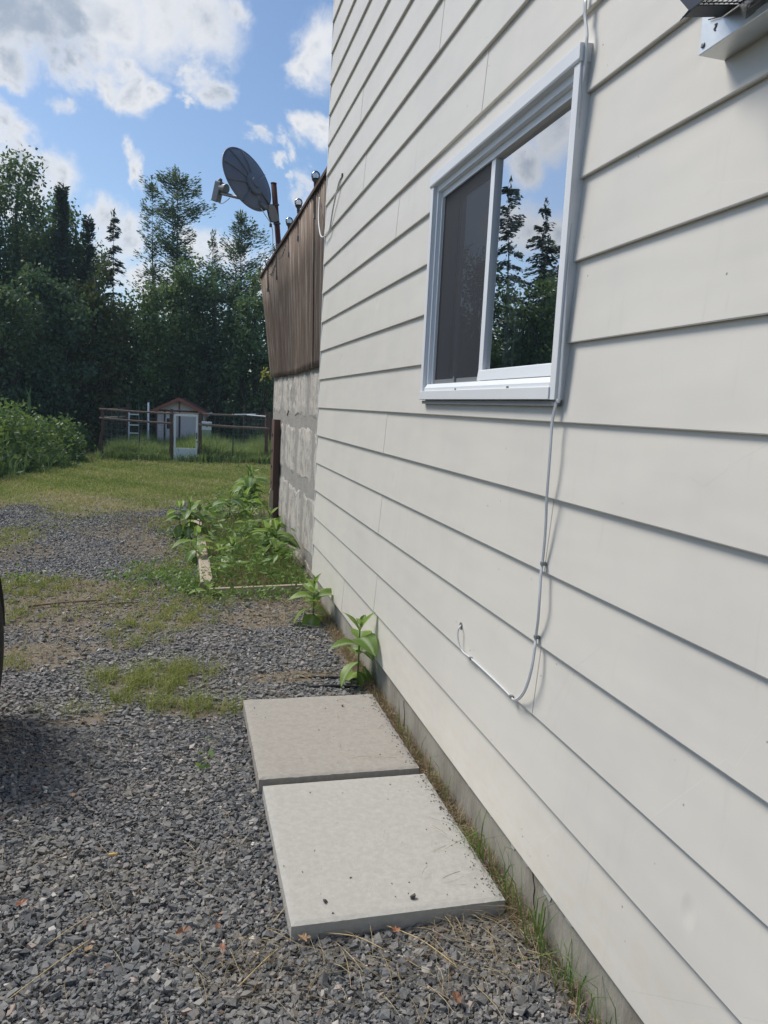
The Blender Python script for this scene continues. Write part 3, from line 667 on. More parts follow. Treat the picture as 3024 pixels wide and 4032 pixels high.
wpart('insect_screen', MB().add([(.972, YM + .025, iz0 + .04), (.972, iy1 - .030, iz0 + .04), (.972, iy1 - .030, iz1 - .044), (.972, YM + .025, iz1 - .044)], [(0, 1, 2, 3)]), M['screen'], 0)
wpart('screen_frame', MB().box(.9685, .9755, YM + .0265, iy1 - .033, iz0 + .0305, iz0 + .046).box(.9685, .9755, iy1 - .047, iy1 - .033, iz0 + .0465, iz1 - .046), M['steel'], 0)
for ya_, yb_ in ((2.83, 2.87), (2.36, 2.40), (2.31, 2.325)): wpart('inner_sash', MB().box(1.02, 1.045, ya_, yb_, iz0 + .04, iz1 - .046), M['vinyl'], 0)
for y in (2.14, 2.60): wpart('weep_hole', MB().box(.9345, .9358, y, y + .014, iz0 + .001, iz0 + .006), M['clip'], 0)
wpart('screen_tab', MB().box(.962, .968, 2.70, 2.712, iz0 + .031, iz0 + .052), M['steel'], 0)

# ------------------------------------------------------------------ cables on the wall
def catmull(P, n=8):
    P = [Vector(p) for p in P]; Q = [P[0]] + P + [P[-1]]; out = []
    for i in range(1, len(Q) - 2):
        a, b_, c_, d_ = Q[i - 1:i + 3]
        for t in np.linspace(0, 1, n, endpoint=False):
            out.append(.5 * ((2 * b_) + (c_ - a) * t + (2 * a - 5 * b_ + 4 * c_ - d_) * t * t + (3 * b_ - a - 3 * c_ + d_) * t ** 3))
    return out + [P[-1]]
Z = lambda z: CAM_H + z
fX = lambda x, y, X_: tuple(at_X(x / S, y / S, X_))
k1 = lambda x, y, X_: fX(2050 + x / 3.16, y / 3.16, X_)
k2 = lambda x, y, X_: fX(1700 + x / 1.58, 1500 + y / 1.58, X_)
path = [(.945, 1.90, Z(2.2)), k1(812, -300, 0.9452), k1(805, 0, 0.9436), k1(797, 200, 0.9425), k1(818, 400, 0.9414), k1(816, 520, 0.9403), k1(790, 850, 0.9414), k1(748, 1150, 0.9425), k1(722, 1450, 0.9425), k1(688, 1800, 0.9425), k1(652, 2150, 0.9425),
        k2(800, 0, 0.9414), k2(775, 120, 0.9403), k2(748, 250, 0.9381), k2(735, 420, 0.9337), k2(722, 600, 0.9337), k2(712, 740, 0.9375), k2(708, 860, 0.9414), k2(699, 1000, 0.9441), k2(686, 1130, .946), k2(676, 1210, 0.9414), k2(668, 1350, 0.9364), k2(659, 1480, 0.9397),
        k2(645, 1590, .946), k2(638, 1660, 0.9414), k2(620, 1780, 0.9353), k2(590, 1890, 0.9337), k2(560, 1950, 0.9364), k2(530, 1978, 0.9414), k2(505, 1980, 0.9447), k2(488, 1958, .949), k2(400, 1870, .951), k2(320, 1795, .951), k2(240, 1722, .949),
        k2(190, 1680, 0.9430), k2(166, 1620, 0.9375), k2(162, 1565, 0.9381), k2(174, 1530, 0.9452), k2(188, 1518, .966)]
pts = catmull(path)
cab = thing('wall_cable', (.945, 1.85, Z(.0)), 'grey twin cable running down beside the window and looping to a hole', 'cable')
MB().tube(pts, .0030, 6).tube([p + Vector((.0004, -.0048, -.0012)) for p in pts[:-34]], .0028, 6).build('sheath', M['cable'], cab, True)
for (x, y, z) in (k2(686, 1136, .944), k2(645, 1592, .944), k2(240, 1726, .948), k2(492, 1964, .947)):
    MB().box(x - .003, x + .010, y - .008, y + .005, z - .0045, z + .0045).build('cable_clip', M['steel'], cab)
MB().lathe([(.013, -.004), (.013, .0), (.008, .004)], k2(186, 1524, .960), 10, 'x').build('hole_grommet', M['steel'], cab)
path = [(.955, 5.02, Z(1.462)), (.948, 5.10, Z(1.44)), (.944, 5.25, Z(1.32)), (.946, 5.38, Z(1.20)), (.940, 5.50, Z(1.185)), (.932, 5.62, Z(1.205)), (.945, 5.80, Z(1.30)), (.965, 5.98, Z(1.43)), (.99, 6.12, Z(1.60))]
cab2 = thing('slack_cable', (.95, 5.3, Z(1.3)), 'thin pale cable sagging round the house corner to the rusty sheets', 'cable')
MB().tube(catmull(path), .0058, 6).build('sheath', M['cable'], cab2, True)
MB().box(.948, .957, 5.012, 5.034, Z(1.455), Z(1.475)).build('cable_clip', M['clip'], cab2)

# ------------------------------------------------------------------ vent terminal high on the wall
VX, VY0, VY1, VZ0, VZ1 = .903, .98, 1.313, Z(.671), Z(1.02)
vent = thing('vent_terminal', (VX, 1.15, VZ0), 'galvanised vent box with a black cage and caution print high on the siding', 'vent')
MB().box(VX, WX + .010, VY0, VY1, VZ0, VZ1).build('box', M['galv'], vent, bevel=.0015)
hx = .82
mb = MB()                                         # bent black shroud: chamfered front plate, sloping cheek and a ragged tongue
mb.prism([(1.231, Z(.697)), (1.30, Z(.768)), (1.30, Z(1.0)), (.95, Z(1.0)), (.95, Z(.697))], 0, hx, hx + .003)
mb.add([(hx + .0035, 1.231, Z(.697)), (hx + .0035, 1.30, Z(.768)), (VX - .001, 1.30, Z(.775)), (VX - .001, 1.257, Z(.712))], [(0, 1, 2, 3)])
mb.prism([(hx + .0035, Z(.697)), (VX - .0015, Z(.711)), (VX - .0015, Z(.7125)), (hx + .0035, Z(.6985))], 1, 1.212, 1.254)
mb.build('shroud', M['black_metal'], vent)
mb = MB()
for i in range(17):
    y = 1.205 - i * .0125; mb.tube([(hx + .004, y, Z(.699)), (VX - .001, y, Z(.7125))], .0012, 4)
for i in range(9):
    t = i / 8; mb.tube([(hx + .004 + t * .078, 1.0, Z(.700) + t * .0135), (hx + .004 + t * .078, 1.212, Z(.700) + t * .0135)], .0012, 4)
o = mb.build('wire_guard', M['black_metal'], vent); o['kind'] = 'stuff'
MB().tube([(hx + .002, 1.232, Z(.698)), (hx - .002, 1.252, Z(.690))], [.0026, .0006], 5).build('wire_end', M['black_metal'], vent)
MB().tube([(VX - .003, 1.254, Z(.712)), (VX - .003, 1.289, Z(.722))], .0012, 4).build('wire_end', M['black_metal'], vent)
MB().tube([(VX - .003, 1.275, Z(.727)), (VX - .003, 1.283, Z(.733))], .0012, 4).build('wire_end', M['black_metal'], vent)
MB().lathe([(.005, 0), (.005, -.002), (.003, -.003)], (VX, 1.301, Z(.684)), 8, 'x').build('screw', M['steel'], vent)
MB().prism([(1.272, Z(.6955)), (1.275, Z(.700)), (1.271, Z(.703)), (1.273, Z(.708)), (1.266, Z(.707)), (1.267, Z(.702)), (1.2705, Z(.699)), (1.268, Z(.6955))], 0, VX - .0012, VX - .0002).build('punched_slot', M['ink'], vent)
def wording(text, size, y, z, name='lettering'):
    cu = bpy.data.curves.new(name, 'FONT'); cu.body = text; cu.size = size; cu.extrude = .0002
    tmp = bpy.data.objects.new(name, cu); COL.objects.link(tmp); dg = bpy.context.evaluated_depsgraph_get()
    me = bpy.data.meshes.new_from_object(tmp.evaluated_get(dg)); bpy.data.objects.remove(tmp); me.name = name
    me.materials.clear(); me.materials.append(M['ink'])
    me.transform(Matrix(((0, 0, -1, VX - .0006), (-1, 0, 0, y), (0, 1, 0, z), (0, 0, 0, 1))))
    return link(name, me, vent)
wording('CAUTION', .0115, 1.192, Z(.6945))
for i in range(4):                                # lines of print too small to read
    mb = MB(); y = 1.191
    while y > (1.12 if i < 3 else 1.17):
        w_ = random.uniform(.002, .006); mb.box(VX - .0007, VX - .0002, y - w_, y, Z(.6905) - i * .0034, Z(.6905) - i * .0034 + .0016); y -= w_ + .0014
    o = mb.build('small_print', M['ink'], vent); o['kind'] = 'stuff'

# ================================================================== BLOCK WALL with rusty corrugated sheets above it
BX, BY0, BY1, BTOP = 1.05, 5.655, 9.47, 1.755
bw = thing('block_wall', (BX, 7.5, 0), 'old whitewashed concrete block wall with peeling paint next to the house corner', 'wall')
MB().box(BX + .0045, 1.25, BY0, BY1 + .0, -.3, BTOP).build('mortar', M['mortar'], bw)
g = np.random.default_rng(5)
def block(y0, y1, z0, z1, seed):
    """one rough cast block: gridded, ribbed lengthwise, chewed edges"""
    g = np.random.default_rng(seed); nu, nv = 9, 8; vs, fs = [], []
    for j in range(nv + 1):
        for i in range(nu + 1):
            u, v = i / nu, j / nv; e = min(u, 1 - u) * (y1 - y0), min(v, 1 - v) * (z1 - z0)
            edge = min(e); x = BX - .004 + .006 * math.sin(u * 17 + seed) * .5 + g.normal() * .0028
            if edge < 1e-6: x = BX + .016
            y = y0 + u * (y1 - y0); z = z0 + v * (z1 - z0)
            if edge > 1e-6 and edge < .09: y += g.normal() * .008; z += g.normal() * .016; x += .004 * g.random()
            elif edge < 1e-6 and v in (0, 1): z += (.030 * math.sin(u * 5 + seed * 2.1) + g.normal() * .012) * math.sin(math.pi * u)
            elif edge < 1e-6: y += g.normal() * .010
            vs.append((x, y, z))
    for j in range(nv):
        for i in range(nu): a = j * (nu + 1) + i; fs.append((a, a + 1, a + nu + 2, a + nu + 1))
    return MB().add(vs, fs)
sd = 0
for (z0, z1, cuts) in ((1.285, 1.75, [5.66, 6.74, 7.72, 8.55, 9.46]), (.705, 1.265, [5.66, 6.36, 7.38, 8.25, 9.46]), (.105, .685, [5.66, 6.9, 7.85, 8.75, 9.46]), (-.28, .09, [5.66, 6.7, 7.7, 8.6, 9.46])):
    for a, c in zip(cuts[:-1], cuts[1:]):
        sd += 1; o = block(a + .012, c - .012, z0 + .012, z1 - .012, sd).build('block', M['block'], bw, smooth=False)
scr = thing('corrugated_screen', (BX, 7.4, BTOP), 'rusty brown corrugated sheets standing above the block wall', 'screen')
def scr_pt(v, t):
    """v along the wall 0..1, t up 0..1: the top leans outwards towards the far end"""
    y0, y1 = 5.70 + v * 3.76, 5.74 + v * 3.86
    xb, xt = 1.030 - .005 * v, 1.012 - .132 * v
    zt = 3.145 - .22 * v; zb = BTOP - .03 + .012 * math.sin(v * 9)
    return Vector((xb + (xt - xb) * t, y0 + (y1 - y0) * t, zb + (zt - zb) * t))
nsh = 6
for s_ in range(nsh):
    v0, v1 = s_ / nsh - (.006 if s_ else 0), (s_ + 1) / nsh; n = 80; vs, fs = [], []
    rr = random.Random(s_ + 3); zd = [rr.uniform(-.012, .012) for _ in range(4)]
    for j, t in enumerate((0, .04, .33, .66, 1.0)):
        for i in range(n + 1):
            v = v0 + (v1 - v0) * i / n; p = scr_pt(v, t); ph = 2 * math.pi * v * 3.8 / .068
            p.x += -.009 * math.cos(ph) - .004 * (s_ % 2) + .003 * math.sin(v * 31 + t * 4)
            if j == 0: p.z += zd[0] + .006 * math.sin(i * 1.7 + s_) + .004 * rr.uniform(-1, 1)
            vs.append(p)
    for j in range(4):
        for i in range(n): a = j * (n + 1) + i; fs.append((a, a + 1, a + n + 2, a + n + 1))
    o = MB().add(vs, fs).build('corrugated_sheet', M['rust'], scr, True)
    sl = o.modifiers.new('thickness', 'SOLIDIFY'); sl.thickness = .0015
mb = MB()
for v0, v1 in ((0, .34), (.345, .67), (.675, 1.0)):
    a, c = scr_pt(v0, 1), scr_pt(v1, 1); MB().bar(a + Vector((.012, 0, .006)), c + Vector((.012, 0, .006)), .075, .028).build('cap_board', M['browncap'], scr)
for v in (.02, .33, .66, .98):
    a, c = scr_pt(v, 0), scr_pt(v, 1); MB().bar(a + Vector((.075, 0, .02)), c + Vector((.075, 0, -.03)), .09, .09, (1, 0, 0)).build('support_post', M['browncap'], scr)
# globe lights clipped along the top
def globe_light(x, y, z, lab, s=1.0):
    t = thing('globe_light', (x, y, z - .30), lab, 'light', 'clear globe lights along the top of the corrugated screen')
    MB().lathe([(.014, -.032), (.030, -.022), (.038, 0), (.035, .016), (.025, .030), (.011, .038)], (x, y, z), 14).build('bulb', M['glassbulb'], t, True)
    MB().lathe([(.031, -.026), (.0325, -.022), (.027, -.036), (.015, -.050), (.012, -.085), (.010, -.090)], (x, y, z), 12).build('socket', M['clip'], t, True)
    MB().bar((x + .004, y, z - .088), (x + .012, y + .005, z - .285), .020, .014).build('stem', M['clip'], t)
    MB().box(x - .004, x + .022, y - .010, y + .018, z - .325, z - .285).build('end_clip', M['steel'], t)
Lp = [((682, 380), .985), ((645, 438), .962), ((625, 478), .945), ((598, 535), .918), ((579, 566), .892)]
for ((x, y), X_), lab in zip(Lp, ('clear globe light in a dark holder nearest the house corner', 'clear globe light second along the screen from the house corner', 'clear globe light in the middle of the five on the screen top', 'clear globe light just below the foot of the dish pole', 'clear globe light at the far end of the corrugated screen')):
    p = at_X(x, y, X_); globe_light(p[0], p[1], p[2], lab)
prev = [at_X(x, y, X_) for ((x, y), X_) in Lp]; pts = []
for a, c in zip(prev[:-1], prev[1:]):
    for t in np.linspace(0, 1, 6, endpoint=False): pts.append((a[0] + (c[0] - a[0]) * t + .004, a[1] + (c[1] - a[1]) * t, a[2] + (c[2] - a[2]) * t - .10 - .09 * math.sin(math.pi * t)))
tag(MB().tube(pts, .005, 5).build('light_string_cable', M['clip'], None, True), 'black cable sagging between the globe lights on the screen', 'cable')
# bolted post, pale plank, leafy sprig at the far end
PXA, PXM, PXB = at_Y(584, 1000, 8.62)[0], at_Y(590, 1000, 8.56)[0], min(BX - .004, at_Y(603.5, 1000, 8.56)[0])
pl = thing('bolted_post', (PXM, 8.6, 0), 'dark brown bolted post standing against the far end of the block wall', 'post')
MB().prism([(PXM, 8.56), (PXB, 8.56), (PXB, 8.60), (PXM + .03, 8.60), (PXM + .03, 8.80), (PXM, 8.80)], 2, -.15, 1.25).build('angle', M['redpost'], pl, bevel=.003)
for z in (1.08, .90, .72, .54, .15): MB().lathe([(.022, 0), (.022, -.007), (.010, -.011)], (PXM, 8.69, z), 8, 'x').build('bolt', M['clip'], pl)
xa, xb = at_Y(581, 1060, 8.4)[0], at_Y(590, 1060, 8.4)[0]
mb = MB().prism([(xa, -.05), (xa + .002, .44), (xa + .02, .50), (xb, .47), (xb, -.05)], 1, 8.385, 8.41)
tag(mb.build('pale_plank', M['palewood'], None, bevel=.003), 'short pale plank leaning at the foot of the bolted post', 'plank')
sg = at_Y(579, 806, 9.52)
sp_ = thing('leafy_sprig', sg, 'small yellow green sprig growing out by the lower far corner of the sheets', 'plant')
MB().tube([(1.06, 9.5, sg[2] - .12), (sg[0] + .04, 9.51, sg[2] - .04), (sg[0] - .03, 9.52, sg[2] + .03)], .004, 5).build('twig', M['milkstem'], sp_)
C = np.array(sg) + rng.normal(0, .045, (26, 3)); Vv, Q = cards(C, .06, .03, rng); soup('leaves', Vv, Q, leafmat('yellow_green_sprig', (.28, .30, .06), (.42, .32, .12), .3), np.repeat(rng.random(26), 4), sp_)

# ------------------------------------------------------------------ satellite dish
DC = at_Y((820 + 845 / 5.53) / S, (560 + 815 / 5.53) / S, 8.7)
view = DC - np.array([0, 0, CAM_H]); view /= np.linalg.norm(view)
camr, camd = RM @ np.array([1, 0, 0]), RM @ np.array([0, 1, 0])
sdir = camr * -.82 + camd * .572; sdir -= view * np.dot(sdir, view); sdir /= np.linalg.norm(sdir)
ct = .53; nrm = Vector(view * ct + sdir * math.sqrt(1 - ct * ct)).normalized()
ex = nrm.cross(Vector((0, 0, 1))).normalized(); ey = ex.cross(nrm).normalized()     # ey up the dish
Dc = Vector(DC)
def dp(u, v, h): return Dc + ex * u + ey * v + nrm * h
RU, RV, DEPTH = .347, .347, .07
dish = thing('satellite_dish', Dc - Vector((0, 0, .5)), 'grey satellite dish seen from behind on a rusty pole above the screen', 'satellite dish')
vs, fs = [], []; nr, na = 10, 56
bowl = lambda r: DEPTH * (r * r - 1)
for sgn, th in ((1, 0), (-1, .006)):
    for i in range(nr + 1):
        for k in range(na): r = i / nr; a = 2 * math.pi * k / na; vs.append(dp(RU * r * math.cos(a), RV * r * math.sin(a), bowl(r) - th))
o1 = (nr + 1) * na
for i in range(nr):
    for k in range(na):
        k2 = (k + 1) % na; a = i * na; fs.append((a + k, a + k2, a + na + k2, a + na + k)); fs.append((o1 + a + k, o1 + a + na + k, o1 + a + na + k2, o1 + a + k2))
for k in range(na): k2 = (k + 1) % na; fs.append((nr * na + k, nr * na + k2, o1 + nr * na + k2, o1 + nr * na + k))
MB().add(vs, fs).build('reflector', M['dish'], dish, True)
MB().tube([dp(RU * 1.004 * math.cos(a), RV * 1.004 * math.sin(a), -.004) for a in np.linspace(0, 2 * math.pi, 57)], .0075, 6, False).build('rim', M['dish'], dish, True)
HU, HV = .0, -.09                                  # hub
def rib(u0, v0, u1, v1):
    pts = []
    for t in np.linspace(0, 1, 7):
        u, v = u0 + (u1 - u0) * t, v0 + (v1 - v0) * t; pts.append(dp(u, v, bowl(math.hypot(u / RU, v / RV)) - .012))
    MB().tube(pts, .0105, 5).build('rib', M['dish'], dish)
for a in (24, 88, 122, 160, 196, 240, 318):
    a = R_(a); u1, v1 = RU * .97 * math.cos(a), RV * .97 * math.sin(a); rib(HU + (u1 - HU) * .22, HV + (v1 - HV) * .22, u1, v1)
mb = MB(); n = 24; vs, fs = [], []
for r, h in ((.105, -DEPTH - .0), (.10, -DEPTH - .022), (.055, -DEPTH - .03), (.05, -DEPTH - .05)):
    for k in range(n): a = 2 * math.pi * k / n; vs.append(dp(HU + r * math.cos(a), HV + r * 1.15 * math.sin(a), h))
for i in range(3):
    for k in range(n): k2 = (k + 1) % n; fs.append((i * n + k, i * n + k2, (i + 1) * n + k2, (i + 1) * n + k))
fs.append(tuple(range(3 * n, 4 * n))); MB().add(vs, fs).build('hub_plate', M['dish'], dish)
pole0, pole1 = at_Y((820 + 1540 / 5.53) / S, (560 + 2350 / 5.53) / S, 8.75), at_Y((820 + 1425 / 5.53) / S, (560 + 895 / 5.53) / S, 8.7)
pv = Vector(pole1) - Vector(pole0); foot = Vector(pole0) - pv * (.9)
MB().tube([foot, Vector(pole1)], .030, 12).build('pole', M['rustpole'], dish, True)
MB().lathe([(.033, -.006), (.033, .004)], tuple(pole1), 12).build('pole_cap', M['rustpole'], dish)
elbow = Vector(at_Y((820 + 1090 / 5.53) / S, (560 + 1310 / 5.53) / S, 8.66)); brk = Vector(at_Y((820 + 1410 / 5.53) / S, (560 + 1520 / 5.53) / S, 8.69))
MB().tube([dp(HU, HV - .01, -DEPTH - .035), elbow + (dp(HU, HV, -DEPTH) - elbow) * .3, elbow], .022, 10).build('yoke', M['dish'], dish, True)
MB().tube([elbow, brk], .024, 10).build('mount_tube', M['steel'], dish, True)
pd = pv.normalized(); fd = (elbow - brk).normalized()
mb = MB(); w_ = brk - fd * .02
prof = [(-.11, -.115), (-.04, -.135), (.03, -.13), (.06, -.06), (.075, .02), (.06, .085), (.02, .10), (-.04, .075), (-.07, .02)]
side = fd.cross(pd).normalized(); hx_ = pd.cross(side).normalized(); hx_ = hx_ if hx_.dot(fd) > 0 else -hx_
for k in (-1, 1):
    vs = [brk + hx_ * (-q + .02) + pd * (r_ * .95) + side * (k * .030 + e) for e in (-.003, .003) for q, r_ in [(-p_[0], p_[1]) for p_ in prof]]
    n = len(prof); vs = [brk + hx_ * (p_[0] * .62 + .012) + pd * p_[1] * .78 + side * (k * .030 + e) for e in (-.003, .003) for p_ in prof]
    mb.add(vs, [tuple(range(n)), tuple(range(n, 2 * n))] + [(i, (i + 1) % n, n + (i + 1) % n, n + i) for i in range(n)])
mb.build('pivot_bracket', M['steel'], dish)
pc = Vector(pole0) + pv * .55
for t in (.40, .68): 
    q = Vector(pole0) + pv * t; MB().tube([q - pd * .008, q + pd * .008], .040, 10).build('pole_clamp', M['clip'], dish)
lnb = Vector(at_Y((820 + 235 / 5.53) / S, (560 + 1100 / 5.53) / S, 9.05)); arm0 = elbow + Vector((0, 0, .0))
MB().tube([arm0, lnb], [.019, .019], 8).build('feed_arm', M['steel'], dish, True)
ad = (lnb - arm0).normalized(); au = (Vector((0, 0, 1)) - ad * ad.z).normalized(); aw = ad.cross(au)
mb = MB(); mb.bar(lnb + au * -.10 + ad * .02, lnb + au * .115 + ad * .02, .075, .085, tuple(ad)); mb.tube([lnb + au * .05 + ad * .0, lnb + au * .06 - ad * .10], [.040, .052], 12); mb.tube([lnb + au * .115 + ad * .02, lnb + au * .15 + ad * .02], [.03, .02], 8)
mb.build('feed_horn', M['steel'], dish, bevel=.008)
dk = lambda x, y, Y_: Vector(at_Y((820 + x / 5.53) / S, (560 + y / 5.53) / S, Y_))
MB().tube(catmull([dk(210, 1300, 9.03), dk(270, 1335, 9.0), dk(350, 1310, 8.95), (dk(470, 1215, 8.9))]), .005, 5).build('feed_lead', M['white_cable'], dish, True)
MB().tube(catmull([dk(1140, 1430, 8.66), dk(1250, 1600, 8.66), dk(1360, 1770, 8.68), dk(1400, 1950, 8.7), dk(1405, 2250, 8.74), dk(1400, 2500, 8.76)]), .005, 5).build('down_lead', M['white_cable'], dish, True)
MB().box(*box_at(*dk(1360, 1810, 8.68)[:2], .014, .01, dk(1360, 1810, 8.68).z - .018, dk(1360, 1810, 8.68).z + .018)).build('lead_tie', M['clip'], dish)

# ------------------------------------------------------------------ garden bed edging
MB_ = MB()
st = thing('side_timber', (.19, 5.75, 0), 'weathered bare timber edging the driveway side of the weedy bed', 'timber')
for a, c, dz in ((5.70, 6.62, 0.0), (6.635, 7.9, -.012), (7.915, 9.2, -.03)):
    MB().box(.135 + dz * .5, .228 + dz * .5, a, c, -.05, .085 + dz).build('timber_length', M['palewood'], st, bevel=.008)
ft = thing('front_timber', (.56, 5.60, 0), 'thin pale board on edge closing the near end of the weedy bed', 'timber')
MB().bar((.20, 5.585, .018), (.955, 5.625, .035), .038, .085).build('timber_length', M['palewood'], ft, bevel=.004)

# ------------------------------------------------------------------ milkweed: stems with paired large leaves
def leaf_mesh(droop, fold, seed, wid=.46):
    g = np.random.default_rng(seed); nu, nv = 7, 4; vs, fs, rib, rnd = [], [], [], []
    for i in range(nu + 1):
        t = i / nu; w = wid * .5 * (math.sin(math.pi * min(1, t ** .8 * .97 + .03)) ** .72)
        y = t; z = -droop * t * t + .06 * math.sin(t * 3)
        for j in range(nv + 1):
            q = j / nv * 2 - 1
            vs.append((q * w, y - .12 * droop * t * t, z + fold * abs(q) * w * 1.2 + .012 * math.sin(9 * t + 3 * q))); rib.append(1.0 if j == nv // 2 else .42); rnd.append(.25)
    for i in range(nu):
        for j in range(nv): a = i * (nv + 1) + j; fs.append((a, a + 1, a + nv + 2, a + nv + 1))
    me = bpy.data.meshes.new('leaf'); me.from_pydata(vs, [], fs); me.materials.append(M['milk'])
    for nm, arr in (('rib', rib), ('rnd', rnd)): me.attributes.new(nm, 'FLOAT', 'POINT').data.foreach_set('value', arr)
    me.polygons.foreach_set('use_smooth', [True] * len(fs)); return me
LEAVES = [leaf_mesh(.10, .35, 1, .48), leaf_mesh(.28, .25, 2, .52), leaf_mesh(.55, .15, 3, .62), leaf_mesh(.02, .45, 4, .40), leaf_mesh(.75, .1, 5, .62)]
def milkweed(x, y, h, ll, npair, lab, seed, group='milkweed plants in the bed by the wall', lean=(0, 0)):
    g = random.Random(seed); z0 = float(gz(y)); t = thing('milkweed', (x, y, z0), lab, 'plant', group)
    path = [(x + lean[0] * k * k, y + lean[1] * k * k, z0 + h * .93 * k) for k in np.linspace(0, 1, 6)]
    MB().tube(path, [.0055, .005, .005, .0045, .004, .003], 6).build('stem', M['milkstem'], t, True)
    az = g.uniform(0, 3.1)
    for i in range(npair):
        k = .22 + .74 * (i / max(1, npair - 1)) ** .85; zz_ = z0 + h * .93 * k; top = i >= npair - 2
        px, py = x + lean[0] * k * k, y + lean[1] * k * k
        for s_ in (0, 1):
            a = az + s_ * math.pi + g.uniform(-.25, .25)
            L = ll * (g.uniform(.8, 1.1) if not top else (g.uniform(.55, .75) if i == npair - 2 else g.uniform(.3, .42)))
            me = LEAVES[g.choice((2, 4, 1)) if k < .5 else (g.choice((0, 1, 1, 2)) if not top else 3)]
            pitch = g.uniform(-.95, -.2) if k < .5 else (g.uniform(-.1, .4) if not top else g.uniform(.5, 1.15))
            o = bpy.data.objects.new('leaf', me); COL.objects.link(o); o.parent = t
            Mx = Matrix.Translation((px - x, py - y, zz_ - z0)) @ Matrix.Rotation(a, 4, 'Z') @ Matrix.Rotation(pitch, 4, 'X') @ Matrix.Rotation(g.uniform(-.3, .3), 4, 'Y') @ Matrix.Diagonal((L, L, L, 1))
            o.matrix_basis = Mx
        az += math.pi / 2 + g.uniform(-.3, .3)
    return t
q = lambda x, y: ((600 + x / 2.37) / S, (1850 + y / 2.37) / S)
# (foot x, foot y, tip y, leaf length, pairs, label) read on an enlarged print of the bed
MK = [(255, 640, 285, .17, 6, 'tall leafy milkweed at the outer left of the clump beside the timber'),
      (350, 650, 280, .18, 7, 'tallest milkweed in the middle of the clump beside the timber'),
      (440, 630, 325, .17, 6, 'milkweed on the right of the clump beside the timber'),
      (405, 880, 562, .19, 5, 'milkweed standing alone in front of the timber on its gravel side'),
      (620, 850, 700, .18, 4, 'low spreading milkweed just inside the side timber'),
      (740, 890, 658, .19, 4, 'milkweed with long flat leaves in the middle of the bed'),
      (1055, 860, 520, .20, 5, 'big drooping milkweed in the bed, left of the pair by the block wall'),
      (1150, 880, 500, .20, 6, 'big drooping milkweed in the bed, right of the pair by the block wall'),
      (905, 640, 395, .18, 5, 'pale topped milkweed in the bed before the bolted post'),
      (720, 510, 180, .19, 6, 'slender tall milkweed behind the bed on its left'),
      (870, 470, 215, .20, 6, 'slender milkweed behind the bed with one long leaf to the right'),
      (1085, 640, 385, .18, 5, 'milkweed close to the block wall above the drooping pair'),
      (560, 480, 410, .15, 4, 'short milkweed behind the clump beside the timber'),
      (1010, 970, 820, .15, 4, 'small milkweed shoot at the dry right side of the bed'),
      (750, 990, 900, .13, 3, 'small milkweed shoot at the front of the bed'),
      (520, 1205, 1115, .13, 3, 'bright small milkweed at the corner of the two timbers'),
      (790, 640, 560, .15, 4, 'short milkweed among the grass of the bed'),
      (940, 330, 20, .21, 7, 'tall milkweed in the far group in front of the bolted post'),
      (1000, 340, -20, .21, 7, 'tallest milkweed of the far group touching the bolted post'),
      (850, 260, 110, .20, 5, 'outer left milkweed of the far group by the lawn'),
      (960, 300, 100, .20, 6, 'middle milkweed of the far group by the post'),
      (1045, 330, 90, .20, 6, 'milkweed of the far group behind the pale plank')]
for i, (x, y, ty, ll, np_, lab) in enumerate(MK):
    f = on_ground(*q(x, y)); tpz = at_Y(*q(x, ty), f[1])[2]
    if f[0] > .93: f[0] = .93
    milkweed(f[0], f[1], float(np.clip(tpz - f[2], .10, 1.0)), ll * 1.16 * (1 + .03 * max(0, f[1] - 6)), np_ + 1, lab, 40 + i)
milkweed(.885, 3.68, .36, .20, 7, 'milkweed with big dark hanging leaves against the siding behind the buff slab', 90, 'milkweed plants in the gravel by the siding')
milkweed(.84, 4.82, .30, .20, 7, 'bushy milkweed against the siding just before the bed', 93, 'milkweed plants in the gravel by the siding')

# ================================================================== GARDEN ENCLOSURE, SHED
FY, FB = 26.0, -.64
fence = thing('garden_fence', (0, FY, FB), 'weathered timber and wire fence around the overgrown garden plot', 'fence')
def post(x, y, z1, w, mt, par=fence, wob=.0, name='fence_post'):
    n = 5; pts = [(x + (wob * math.sin(i * 1.9 + x * 7) if 0 < i < n else 0), y, FB - .2 + (z1 - FB + .2) * i / n) for i in range(n + 1)]
    return MB().tube(pts, [w * (1.05 - .15 * i / n) for i in range(n + 1)], 7).build(name, mt, par)
for (x, y, z1, w, mt, wob) in ((-2.55, FY, 1.0, .055, 'redpost', .05), (-.40, FY, 1.09, .065, 'redpost', .01), (.515, FY, 1.02, .062, 'redpost', .01), (2.70, FY, 1.12, .06, 'redpost', .01),
                               (-2.08, 30.6, 1.16, .06, 'redpost', .02), (-1.95, 34.0, 1.13, .06, 'redpost', .02), (2.27, 30.5, 1.32, .05, 'redpost', .01), (3.05, 30.0, 1.25, .055, 'redpost', .01), (-1.2, 34.4, 1.1, .06, 'redpost', .02), (2.92, 27.0, 1.1, .05, 'redpost', .01)):
    post(x, y, z1, w, M[mt], wob=wob)
for (x, y, z1) in ((1.60, 26.1, 1.28), (-1.40, 26.1, 1.13), (-2.2, 28.2, 1.15), (-1.66, 30.2, 1.22)):
    MB().prism([(x - .02, y), (x - .004, y + .004), (x - .004, y + .03), (x + .004, y + .03), (x + .004, y + .004), (x + .02, y), (x + .02, y - .006), (x - .02, y - .006)], 2, FB - .2, z1).build('steel_post', M['tpost'], fence)
